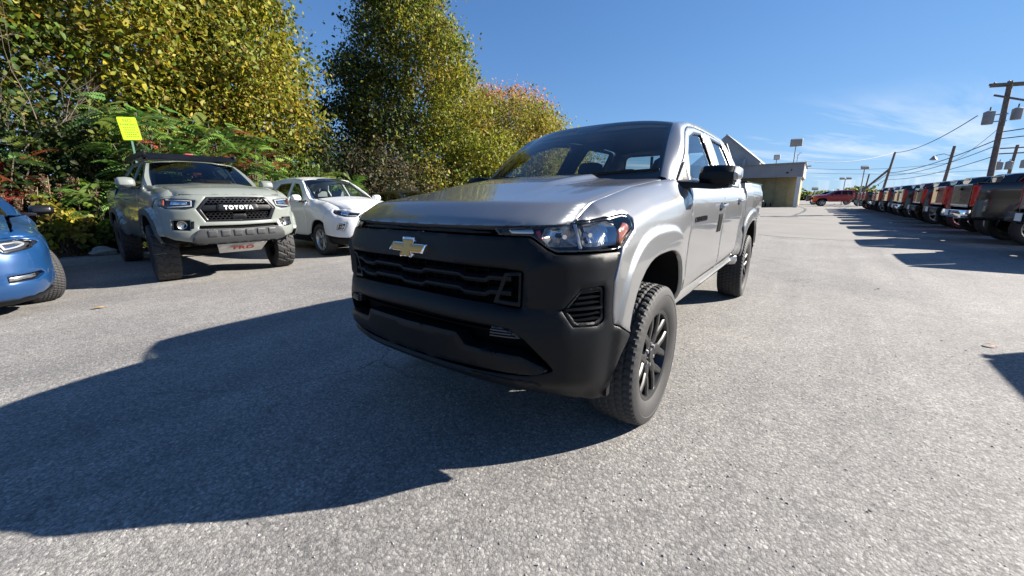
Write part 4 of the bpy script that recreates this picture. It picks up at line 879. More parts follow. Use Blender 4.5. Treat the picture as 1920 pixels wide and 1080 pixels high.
    # windscreen
    def sheet(b, h, o=0.):
        def f(p):
            u, t = p[:, 0]/.7, p[:, 1]/.8
            q0 = np.stack([b[2]+(b[0]-b[2])*(1-u*u), u*b[3], b[4]+(b[1]-b[4])*(1-u*u)], 1); q1 = np.stack([h[2]+(h[0]-h[2])*(1-u*u), u*h[3], h[4]+(h[1]-h[4])*(1-u*u)], 1)
            d = q1-q0; n = np.stack([d[:, 2], 0*u, -d[:, 0]], 1); n /= np.linalg.norm(n, axis=1)[:, None]; n *= np.sign(n[:, 2:3])
            return q0+d*t[:, None]+n*((.02*np.sin(np.pi*np.clip(t, 0, 1)))+o)[:, None]
        return f
    B.sheet = sheet; sq = [(-.7,0),(.7,0),(.7,.8),(-.7,.8)]; ih = [(-.66,.07),(.66,.07),(.66,.76),(-.66,.76)]
    panel('windshield', sq, sheet(c['ws_base'], c['ws_head']), MT[c.get('ws_glass', 'glass')], T, .06, flange=0, edge=0, corner=.03, center=(-1.5,0,0))
    panel('windshield_border', [(-.705,-.01),(.705,-.01),(.705,.81),(-.705,.81)], sheet(c['ws_base'], c['ws_head'], -.006), MT['gloss_black'], T, .06, [ih], 0, 0, .03, center=(-1.5,0,0))
    # roof
    rz = prof(c['roof'], .05); yr = prof(c['yroof'], .05); x0, x1 = c['ws_head'][2], c['xroof']; hb = c['ws_head'][0]-x0
    roof = lambda p: np.stack([p[:, 0], p[:, 1], rz(p[:, 0])-c.get('rcrown', .045)*(np.abs(p[:, 1])/yr(p[:, 0]))**2.6], 1)
    xs_ = np.linspace(x0-.03, x1, 9); edge_ = [(x, float(yr(x))) for x in xs_]
    panel('roof', [(x0+hb, 0), (x0+hb*.75, .6*float(yr(x0)))]+[(x0, float(yr(x0)))]+edge_+[(x, -y) for x, y in reversed(edge_)]+[(x0, -float(yr(x0))), (x0+hb*.75, -.6*float(yr(x0)))], roof, PM, T, .06, flange=.03, edge=.005, corner=.006)
    panel('headliner', [(x0-.05, -.5), (x0-.05, .5), (x1+.05, .5), (x1+.05, -.5)], (lambda p: roof(p)-np.array([0, 0, .05])), MT['dash'], T, .2, flange=0, edge=0)
    B.roof = roof; B.rz = rz
    # rear
    zr0 = zbl
    if rl:
        bk = lambda p: np.stack([x1-.02-.16*(1.75+c.get('lift', 0)-p[:, 1])*0-.12*np.clip(1.75+c.get('lift', 0)-p[:, 1], 0, .5), p[:, 0], p[:, 1]], 1); zz = float(rz(x1))
        yy = float(yr(x1)); panel('cab_back', [(-yb, zb+.2), (yb, zb+.2), (yb, zbl), (yy+.02, zz-.04), (-yy-.02, zz-.04), (-yb, zbl)], bk, PM, T, .1, [[(-yy+.04, zbl+.06), (yy-.04, zbl+.06), (yy-.06, zz-.10), (-yy+.06, zz-.10)]], .02, .004, center=(0, 0, 1))
        panel('rear_window', [(-yy+.03, zbl+.05), (yy-.03, zbl+.05), (yy-.05, zz-.09), (-yy+.05, zz-.09)], (lambda p: bk(p)+np.array([.01, 0, 0])), MT['glass_mid'], T, .2, flange=0, edge=0)
        yw = c['plan'][3][1] if False else P.q[:, 1].max()
        MB().box(((xb+xe)/2, 0, rl-.50), (abs(xb-xe), yw*1.8, .04)).build('bed_floor', MT['under'], T)
        for sg in (1, -1): MB().box(((xb+xe)/2, sg*(yw-.10), rl-.23), (abs(xb-xe), .05, .5)).build('bed_wall', PM, T); MB().box(((xb+xe)/2, sg*(yw-.085), rl+.006), (abs(xb-xe), .09, .018)).build('bed_rail', MT['black_plastic'], T)
        MB().box((xb-.03, 0, rl-.22), (.05, yw*1.8, .46)).build('bed_front', PM, T)
        L = P.s[-1]; tgw = c['tailgate']
        tg = panel('tailgate', [(L-tgw, rl-.004), (L+tgw, rl-.004), (L+tgw, rl-.56), (L-tgw, rl-.56)], (lambda p: S(np.stack([np.where(p[:, 0] > L, -(2*L-p[:, 0]), p[:, 0]), p[:, 1]], 1))), PM, T, .05, flange=.05, edge=.008, corner=.015)
        xt = c['plan'][-1][0]
        MB().box((xt-.02, 0, rl-.12), (.03, .24, .06)).build('tailgate_handle', MT['black_plastic'], T, bevel=.01)
        mb = MB(); mb.loft([[(xt+.05, y, rl-.62), (xt-.14+.06*abs(y), y, rl-.63), (xt-.16+.06*abs(y), y, rl-.72), (xt-.10, y, rl-.82), (xt+.05, y, rl-.82)] for y in np.linspace(-yw*.97, yw*.97, 9)]); mb.build('rear_bumper', MT[c.get('rear_bumper_mat', 'chrome')], T, 40., bevel=.015)
        MB().box((xt-.165, 0, rl-.70), (.01, .32, .15)).build('licence_plate', MT['white_paper'], T)
    elif c.get('rear_glass'):
        panel('rear_window', sq, sheet(c['rear_glass'][0], c['rear_glass'][1]), MT['glass_dark'], T, .1, flange=0, edge=0, corner=.03, center=(-1.5,0,0))
        L = P.s[-1]; panel('rear_body', [(sx(xe)+.006, zbl), (2*L-sx(xe)-.006, zbl), (2*L-sx(xe)-.006, zb+.06), (sx(xe)+.006, zb+.06)], (lambda p: S(np.stack([np.where(p[:, 0] > L, -(2*L-p[:, 0]), p[:, 0]), p[:, 1]], 1))), PM, T, .06, flange=.03, edge=.006)
        if c.get('deck'):
            d = c['deck']; panel('rear_deck', [(-1,0),(1,0),(1,1),(-1,1)], (lambda p: np.stack([d[0]+(d[1]-d[0])*p[:, 1], p[:, 0]*d[2], d[3]+.02*(1-p[:, 0]**2)+0*p[:, 1]], 1)), PM, T, .12, flange=.02, edge=.004)
    # interior: dashboard, seats, floor
    lf = c.get('lift', 0.); wb = c['ws_base']
    MB().loft([[(wb[0]-.02, y, zbl-.5), (wb[0]-.02, y, wb[1]-.06), (wb[2]-.30, y, wb[4]-.07), (wb[2]-.42, y, wb[4]-.16), (wb[2]-.40, y, zbl-.5)] for y in np.linspace(-yb+.08, yb-.08, 6)]).build('dashboard', MT['dash'], T, 40.)
    sm_ = MT[c.get('seat_mat', 'seat')]
    for i, x in enumerate(c['seats']):
        for y in (-.37, .37):
            m = MB(); z0 = zbl-.50; m.loft([[(x-dx_-.06, y-.25*k, z), (x-dx_+.06, y-.24*k, z), (x-dx_+.06, y+.24*k, z), (x-dx_-.06, y+.25*k, z)] for z, dx_, k in ((z0, 0, .95), (z0+.30, .05, 1.), (z0+.54, .10, .85), (z0+.56, .10, .5), (z0+.57, .10, .5), (z0+.60, .10, .55), (z0+.72, .11, .55), (z0+.75, .11, .4))]); m.box((x+.22, y, z0), (.5, .5, .14))
            m.build('seat', sm_, T, 50., bevel=.02)
    c0 = Vector((c['seats'][0]+.42, .37, zbl-.10)); mb = MB(); mb.tube([c0+Vector((-.07*math.sin(a), .18*math.cos(a), .165*math.sin(a))) for a in np.linspace(0, 2*math.pi, 25)], .014, 7, False); mb.tube([c0+Vector((0,-.17,0)), c0+Vector((0,.17,0))], .018, 6); mb.tube([c0, c0+Vector((.3,0,-.1))], .03, 6); mb.build('steering_wheel', MT['dash'], T)
    yq = P.q[:, 1].max()
    mb = MB(); mb.box(((c['arches'][0][0]+c['arches'][1][0])/2, 0, zb+.10), (abs(c['arches'][0][0]-c['arches'][1][0])-.9, yq*1.84, .16)); mb.box((c['arches'][0][0]+.1, 0, zb+.22), (1.0, yq*1.1, .20)); mb.box((c['arches'][1][0], 0, zb+.22), (1.3, yq*1.1, .12)); mb.tube([(c['arches'][1][0], -yq+.2, c['wheel'][0]), (c['arches'][1][0], yq-.2, c['wheel'][0])], .06, 8); mb.tube([(c['arches'][0][0], -yq+.2, c['wheel'][0]), (c['arches'][0][0], yq-.2, c['wheel'][0])], .05, 8); mb.box((c['arches'][0][0]+.05, 0, zbl-.35), (.9, yq*1.4, .06)); mb.build('chassis', MT['under'], T)
    r, w, rr, st, rm, knob, yo = c['wheel']
    w0 = wheel(T, c['arches'][0][0], yo, 1, r, w, rr, st, rm, .010 if knob else .006, knob, spin=.3, steer=c.get('steer', 0.)); wheel(T, c['arches'][0][0], -yo, -1, r, w, rr, proto=w0, steer=c.get('steer', 0.), spin=.9)
    wheel(T, c['arches'][1][0], yo, 1, r, w, rr, proto=w0, spin=1.3); wheel(T, c['arches'][1][0], -yo, -1, r, w, rr, proto=w0, spin=.2)
    return B
# ================================================================ grey-green pickup with roof rack
MT['cement'] = paint('cement_paint', (.165,.182,.165), .0, .4); MT['white_paint'] = paint('white_paint', (.66,.67,.68), .0, .4); MT['blue_paint'] = paint('blue_paint', (.009,.05,.15), .3, .3, .05)
MT['black_paint'] = paint('black_paint', (.005,.0055,.007), .0, .3); MT['red_paint'] = paint('red_paint', (.30,.008,.012), .1, .3); MT['dark_red_paint'] = paint('dark_red_paint', (.10,.008,.012), .3, .3); MT['grey_paint'] = paint('grey_paint', (.09,.095,.10), .5, .32); MT['navy_paint'] = paint('navy_paint', (.010,.016,.035), .3, .3)
MT['satin_grey'] = dirt(mat('satin_grey_plastic', (.042,.045,.048), .5), 6, .1); MT['red_print'] = mat('red_print', (.30,.03,.025), .6)
def build_lifted_pickup():
    T = empty('grey_green_pickup_truck', (-.29,-6.30,0), math.radians(88.2), 'grey-green lifted pickup with black roof rack, large black grille and knobbly tyres', 'pickup truck')
    PM = MT['cement']
    c = dict(plan=[(.93,0),(.925,.25),(.905,.45),(.86,.62),(.76,.76),(.62,.85),(.45,.885),(.3,.89),(-4.1,.89),(-4.33,.87),(-4.40,.80),(-4.42,0)], sig=.05,
      front=[(.5,-.12),(.58,-.05),(.66,.0),(.78,.01),(.86,-.02),(.95,-.02),(1.06,-.015),(1.20,-.04),(1.28,-.08),(1.4,-.16)], fs=[(-.02,-.22),(0,-.17),(.03,-.11),(.08,-.05),(.13,-.015),(.22,0),(1,0)],
      ds=[(1.5,-.10),(1.40,-.07),(1.33,-.03),(1.26,0),(1.1,.0),(.95,-.01),(.5,-.01)], low=[(1.0,0),(.72,0),(.62,-.03),(.52,-.09)], bed=[(1.46,-.06),(1.42,-.04),(1.34,-.01),(1.2,0),(.4,0)],
      zh=[(-.3,1.255),(0,1.262),(.03,1.30),(.12,1.335),(.5,1.385),(1.15,1.425),(2,1.43)], xlip=.70, cowl=(-.10,-.45), xbed=-2.92, rail=1.42, lift=.08,
      arches=[(0,.50,.42,.56,3.), (-3.236,.50,.42,.56,3.)], flare=(.055,1.16,1.22), zbot=.56, half=[(0,1.262),(.5,1.262),(.69,1.258),(.79,1.24),(.872,1.20),(.884,1.09),(.886,.98),(.886,.80),(.872,.72),(.80,.655),(.60,.60),(0,.59)],
      holes=[[(.495,1.188),(.60,1.205),(.82,1.218),(.862,1.19),(.86,1.11),(.82,1.075),(.62,1.058),(.53,1.085)], [(0,1.238),(.375,1.232),(.515,1.065),(.425,.885),(0,.878)], [(.595,.915),(.775,.915),(.785,.785),(.605,.768)], [(0,.83),(.50,.838),(.52,.79),(0,.775)]], res=.04,
      yhood=.69, crown=.025, bulge=lambda a, q: .022*(1-sm(a, .26, .36))*sm(q, .15, .8), seams=[-.62,-1.70,-2.70,-2.90], fender_front=[('y',.70,1.264),('y',.80,1.245),('y',.877,1.203),('y',.889,1.10),('x',.575,1.0),('x',.56,.82),('x',.54,.72)], fx0=.66,
      belt=1.40, ybelt=.80, slope=.46, ws_base=(-.22,1.37,-.46,.70,1.39), ws_head=(-.98,1.84,-1.08,.58,1.80),
      frame=[(-.47,1.40),(-.70,1.55),(-.95,1.72),(-1.10,1.80),(-1.40,1.845),(-2.0,1.865),(-2.5,1.86),(-2.78,1.84),(-2.92,1.62),(-2.92,1.40)], nfront=8,
      windows=[[(-.74,1.425),(-.95,1.62),(-1.22,1.78,.06),(-1.62,1.80),(-1.58,1.425)], [(-1.68,1.425),(-1.72,1.80),(-2.40,1.80,.05),(-2.62,1.60,.08),(-2.62,1.425)]], roof=[(-2.9,1.86),(-2.4,1.90),(-1.8,1.91),(-1.3,1.885),(-1.0,1.845)], yroof=[(-2.95,.56),(-1.0,.575)], xroof=-2.80,
      mirror=(-.72,.86,1.46,.22,.17), seats=[-1.5,-2.3], xend=-4.40, tailgate=.68, lamps_rear=[('x',-4.36,1.40),('x',-4.36,1.05),('e',.70,1.05),('e',.70,1.40)], wheel=(.425,.285,.222,'six','black_rim',True,.945), rear_bumper_mat='satin_grey', steer=math.radians(-4), ws_glass='glass_ws', side_glass='glass_dark', handles=[(-1.52,1.22),(-2.5,1.24)])
    B = make_body(T, c, PM); S, off, sy, sym = B.S, B.off, B.sy, B.sym; Y = lambda q: [(sy(a), b, *r) for a, b, *r in q]
    # grille: surround, mesh of hexagons above and below the bar, bar with lettering
    go = [(0,1.234),(.37,1.228),(.508,1.065),(.420,.890),(0,.882)]; gi = [(0,1.205),(.345,1.202),(.462,1.066),(.392,.915),(0,.908)]
    panel('grille_surround', sym(Y(go)), off(-.006), MT['gloss_black'], T, .03, [sym(Y(gi))], .05, .008, .02)
    panel('grille_backing', sym(Y([(0,1.23),(.36,1.22),(.50,1.065),(.41,.90),(0,.89)])), off(-.075), MT['dark'], T, .06, flange=0, edge=0)
    hexr = .030; gp = np.array(sym(gi)); mb = MB()
    for row in range(-6, 8):
        for col in range(-10, 11):
            cy, cz = col*hexr*1.78+(row % 2)*hexr*.89, 1.06+row*hexr*1.15
            if not inside(np.array([[cy, cz]]), gp*[.96, 1]-[0, 0])[0] or abs(cz-1.078) < .055: continue
            if abs(cz-.95) < .05 and abs(cy) < .10: continue
            ring = [(cy+hexr*.98*math.cos(a), cz+hexr*.80*math.sin(a)) for a in [math.pi/6+k*math.pi/3 for k in range(6)]]; inn = [(cy+(y-cy)*.70, cz+(z-cz)*.70) for y, z in ring]
            f = S(np.array([(sy(y), z) for y, z in ring+inn]), -.022); b = S(np.array([(sy(y), z) for y, z in ring+inn]), -.05)
            mb.add([tuple(v) for v in np.concatenate([f, b])], [(i, (i+1) % 6, 6+(i+1) % 6, 6+i) for i in range(6)]+[(6+i, 6+(i+1) % 6, 18+(i+1) % 6, 18+i) for i in range(6)])
    mb.build('grille_mesh', MT['gloss_black'], T, 30.)
    panel('grille_bar', sym(Y([(0,1.125),(.43,1.120),(.465,1.066),(.43,1.035),(0,1.032)])), off(-.012), MT['satin_grey'] if False else MT['black_plastic'], T, .03, flange=.04, edge=.006)
    panel('name_plate', sym(Y([(0,1.132),(.255,1.130),(.275,1.08),(.255,1.028),(0,1.026)])), off(.0), MT['black_plastic'], T, .03, flange=.03, edge=.004, corner=.02)
    text_part('lettering', 'TOYOTA', .072, MT['white_paper'], T, lambda V: np.concatenate([S(np.array([[sy(a), 1.079+b] for a, b in V[:, :2]]), .004)])+np.outer(V[:, 2], [1, 0, 0]), .002, 1.38, .004)
    panel('grille_sensor', sym(Y([(0,.985),(.085,.985),(.10,.945),(.08,.912),(0,.912)])), off(-.016), MT['black_plastic'], T, .03, flange=.04, edge=.004)
    # slot below the grille, skid bumper of raised segments, white plate
    panel('slot_backing', sym(Y([(0,.84),(.52,.845),(.54,.785),(0,.765)])), off(-.05), MT['dark'], T, .06, flange=0, edge=0)
    panel('skid_bumper', sym(Y([(0,.775),(.50,.790),(.55,.745),(.615,.60),(.55,.565),(0,.560)])), off(.035), MT['satin_grey'], T, .03, flange=.10, edge=.012, corner=.02)
    for k in range(6):
        y0 = -.45+k*.152
        panel('skid_rib', Y([(y0+.022,.765),(y0+.132,.765),(y0+.128,.675),(y0+.026,.675)]), off(.050), MT['satin_grey'], T, .03, flange=.02, edge=.006, corner=.012)
    pl = MB(); pl.add([(.86,-.33,.555),(.86,.33,.555),(.70,.28,.415),(.70,-.28,.415),(.86,-.33,.548),(.86,.33,.548),(.70,.28,.408),(.70,-.28,.408)], [(0,1,2,3),(7,6,5,4),(0,4,5,1),(1,5,6,2),(2,6,7,3),(3,7,4,0)]); pl.build('skid_plate', MT['plate_white'], T)
    d_ = Vector((-.16, 0, -.14)).normalized(); n_ = Vector((.66, 0, -.75)).normalized()
    text_part('plate_lettering', 'TRD', .10, MT['red_print'], T, lambda V: np.array([tuple(Vector((.79,0,.484))+Vector((0,1,0))*a*1.5-d_*b+n_*(.012+cc)) for a, b, cc in V]), .001, 1.1, .004)
    for sg in (1, -1):
        m_ = lambda q: [(sg*a, b, *r) for a, b, *r in Y(q)]
        hl = [(.495,1.188),(.60,1.205),(.82,1.218),(.862,1.19),(.86,1.11),(.82,1.075),(.62,1.058),(.53,1.085)]
        hd = panel('headlight', m_(hl), off(-.002), MT['lens'], T, .03, flange=0, edge=.004, corner=.02); panel('lamp_housing', m_(hl), off(-.05), MT['bezel'], hd, .04, flange=-.05, edge=0, corner=.02)
        panel('running_light', m_([(.54,1.186),(.82,1.206),(.82,1.190),(.56,1.172),(.565,1.115),(.80,1.10),(.80,1.085),(.55,1.102)]), off(-.018), MT['white_lens'], hd, .02, flange=.02, edge=.002)
        panel('projector_bar', m_([(.60,1.165),(.78,1.175),(.78,1.13),(.60,1.128)]), off(-.025), MT['chrome'], hd, .03, flange=.02, edge=.004)
        panel('amber_reflector', m_([(.828,1.195),(.855,1.185),(.853,1.13),(.83,1.12)]), off(-.012), MT['amber'], hd, .02, flange=.02, edge=.002)
        fg = panel('fog_lamp', m_([(.595,.915),(.775,.915),(.785,.785),(.605,.768)]), off(-.05), MT['black_plastic'], T, .04, flange=-.05, edge=0)
        ctr = S(np.array([[sg*sy(.695), .85]]), -.03)[0]; MB().lathe([(.0,-.01),(.04,-.004),(.05,.012),(.056,.014),(.058,-.02)], 20, 'X', tuple(ctr)).build('lamp_glass', MT['reflector'], fg)
        panel('fog_trim', m_([(.55,.90),(.59,.895),(.60,.79),(.56,.80)]), off(.003), MT['black_plastic'], T, .03, flange=.02, edge=.003)
    # grey arch flares
    MT['flare_grey'] = dirt(mat('grey_flare', (.055,.062,.058), .5), 6, .1)
    for a in c['arches']:
        po = [(B.sx(x), z) for x, z in B.archp(a, .58, 26, 1.17)]; pi = [(B.sx(x), z) for x, z in B.archp(a, .58, 26, 1.0)]
        for sg in (1, -1): panel('fender_flare', po+pi[::-1], (lambda p, sg=sg: S(p, .006)*np.array([1, sg, 1])), MT['flare_grey'], T, .03, flange=.03, edge=.006, corner=.005)
    # hood scoop, roof rack with fairing
    def hp(v, t): return B.hood(np.array([[v, t]]))[0]
    panel('hood_scoop', [(-.17,.60),(.17,.60),(.26,.90),(-.26,.90)], (lambda p: B.hood(p)+np.array([0, 0, .045])), MT['black_plastic'], T, .04, flange=.03, edge=.006)
    rk = empty('roof_rack'); rk.parent = T
    for sg in (1, -1): MB().box((-1.92, sg*.63, 1.945), (1.75, .035, .075)).build('side_rail', MT['black_plastic'], rk, bevel=.006)
    for k in range(7): MB().box((-1.15-k*.26, 0, 1.955), (.05, 1.24, .025)).build('cross_bar', MT['black_plastic'], rk)
    fa = MB(); fa.add([(-.99,-.60,1.868),(-.99,.60,1.868),(-1.10,.655,1.965),(-1.10,-.655,1.965),(-1.02,-.60,1.862),(-1.02,.60,1.862),(-1.13,.655,1.96),(-1.13,-.655,1.96)], [(0,1,2,3),(7,6,5,4),(0,4,5,1),(1,5,6,2),(2,6,7,3),(3,7,4,0)]); fa.build('fairing', MT['black_plastic'], rk, smooth=False)
    MB().box((-1.3, 0, 1.985), (.10, .12, .03)).build('light_tab', MT['red_print'], rk, bevel=.008)
    for sg in (1, -1):
        for x in (-1.3, -2.5): MB().box((x, sg*.60, 1.90), (.08, .03, .07)).build('rack_foot', MT['black_plastic'], rk)
build_lifted_pickup()
# ================================================================ white crossover
def build_white_suv():
    T = empty('white_crossover', (-3.10,-6.95,0), math.radians(89), 'white crossover with silver five spoke wheels parked behind the silver pickup', 'car')
    PM = MT['white_paint']
    c = dict(plan=[(.90,0),(.89,.25),(.86,.45),(.79,.62),(.66,.76),(.50,.86),(.32,.905),(.1,.915),(-2.9,.915),(-3.3,.89),(-3.55,.80),(-3.68,.6),(-3.72,0)], sig=.06,
      front=[(.2,-.10),(.26,-.03),(.36,.0),(.50,.01),(.66,.01),(.80,-.01),(.92,-.04),(1.0,-.09),(1.1,-.2)], fs=[(-.02,-.26),(0,-.22),(.04,-.14),(.10,-.07),(.18,-.02),(.28,0),(1,0)],
      ds=[(1.2,-.10),(1.10,-.065),(1.02,-.02),(.92,0),(.75,-.02),(.6,-.015),(.3,0)], low=[(1.0,0),(.42,0),(.32,-.03),(.2,-.10)],
      zh=[(-.3,.93),(0,.945),(.03,.965),(.12,1.0),(.5,1.09),(1.1,1.165),(2,1.18)], xlip=.58, cowl=(-.10,-.45), arches=[(0,.395,.33,.405), (-2.725,.395,.33,.405)], flare=(.008,1.15,1.25), zbot=.40, sill=.14, sill_mat=MT['black_plastic'],
      half=[(0,.94),(.62,.94),(.70,.95),(.80,.965),(.885,.965),(.903,.90),(.907,.80),(.908,.66),(.905,.45),(.80,.40),(.5,.385),(0,.38)], holes=[[(.40,.865),(.58,.885),(.78,.932),(.862,.945),(.872,.92),(.83,.85),(.70,.80),(.52,.785),(.47,.81)], [(0,.90),(.30,.895),(.46,.80),(.42,.62),(0,.60)], [(.66,.69),(.80,.665),(.82,.55),(.72,.52)]],
      yhood=.66, crown=.05, seams=[-.55,-1.55,-2.50], ndoors=2, fender_front=[('y',.64,.945),('y',.80,.97),('y',.8855,.968),('y',.9034,.90),('y',.9074,.80),('y',.9084,.66),('y',.9054,.46)], fx0=.50,
      belt=1.10, ybelt=.83, slope=.52, ws_base=(-.15,1.165,-.45,.70,1.16), ws_head=(-1.05,1.615,-1.20,.56,1.56), frame=[(-.46,1.10),(-.75,1.30),(-1.02,1.47),(-1.22,1.56),(-1.6,1.605),(-2.2,1.60),(-2.8,1.56),(-3.25,1.47),(-3.52,1.20),(-3.52,1.10)], nfront=8,
      windows=[[(-.78,1.13),(-.98,1.31),(-1.28,1.49,.06),(-1.58,1.525),(-1.56,1.13)], [(-1.66,1.13),(-1.68,1.53),(-2.35,1.51),(-2.52,1.38),(-2.50,1.13)], [(-2.62,1.15),(-2.64,1.40),(-2.85,1.46),(-3.15,1.28),(-3.1,1.18)]], roof=[(-3.5,1.55),(-3.0,1.63),(-2.2,1.675),(-1.6,1.665),(-1.1,1.605)], yroof=[(-3.4,.56),(-1.0,.575)], xroof=-3.35, gx=-2.4, grear=.03,
      mirror=(-.72,.90,1.17,.20,.15), seats=[-1.35,-2.2], xend=-3.45, zrq=1.10, rear_glass=((-3.62,1.12,-3.50,.62,1.12),(-3.36,1.58,-3.33,.52,1.54)), seat_mat='headliner', wheel=(.345,.225,.222,'split5','silver_rim',False,.90), ws_glass='glass', side_glass='glass_mid', handles=[(-1.42,.98),(-2.36,1.0)])
    B = make_body(T, c, PM); S, off, sy, sym = B.S, B.off, B.sy, B.sym; Y = lambda q: [(sy(a), b, *r) for a, b, *r in q]
    panel('grille_backing', sym(Y([(0,.905),(.31,.90),(.47,.80),(.43,.61),(0,.59)])), off(-.05), MT['gloss_black'], T, .05, flange=0, edge=0)
    for z in (.65, .70, .75, .80, .85): MB().loft([[tuple(S(np.array([[sy(y), z+dz]]), d)[0]) for d, dz in ((-.01,-.006),(-.01,.006),(-.04,.006),(-.04,-.006))] for y in np.linspace(-.40, .40, 16)]).build('grille_bar', MT['chrome'] if z == .75 else MT['gloss_black'], T)
    panel('lower_skirt', sym(Y([(0,.374),(.5,.379),(.80,.392),(.895,.41),(.89,.27),(.7,.23),(0,.22)])), S, MT['black_plastic'], T, .04, flange=.05, edge=.006)
    for sg in (1, -1):
        m_ = lambda q: [(sg*a, b, *r) for a, b, *r in Y(q)]
        hl = [(.40,.865),(.58,.885),(.78,.932),(.862,.945),(.872,.92),(.83,.85),(.70,.80),(.52,.785),(.47,.81)]
        hd = panel('headlight', m_(hl), off(.002), MT['lens'], T, .03, flange=0, edge=.004, corner=.01); panel('lamp_housing', m_(hl), off(-.05), MT['bezel'], hd, .04, flange=-.05, edge=0, corner=.01)
        panel('lamp_reflector', m_([(.62,.885),(.78,.92),(.76,.85),(.66,.825)]), off(-.03), MT['chrome'], hd, .03, flange=.02, edge=.006, corner=.02); panel('running_light', m_([(.46,.825),(.50,.80),(.68,.815),(.66,.825)]), off(-.015), MT['white_lens'], hd, .03, flange=.02, edge=.002)
        fg = panel('fog_lamp', m_([(.66,.69),(.80,.665),(.82,.55),(.72,.52)]), off(-.03), MT['black_plastic'], T, .04, flange=-.03, edge=0)
        panel('fog_trim', m_([(.665,.685),(.795,.66),(.812,.555),(.725,.53)]), off(.002), MT['chrome'], fg, .03, [m_([(.685,.67),(.780,.65),(.795,.57),(.735,.55)])], .02, .002, .01)
        panel('lamp_glass', m_([(.70,.64),(.775,.625),(.785,.58),(.74,.57)]), off(-.01), MT['reflector'], fg, .03, flange=.02, edge=.004, corner=.02)
build_white_suv()
for ch in bpy.data.objects['white_crossover'].children:
    if not ch.name.startswith('wheel') or ch.name.startswith('wheel_'): ch.scale.z = 1.045
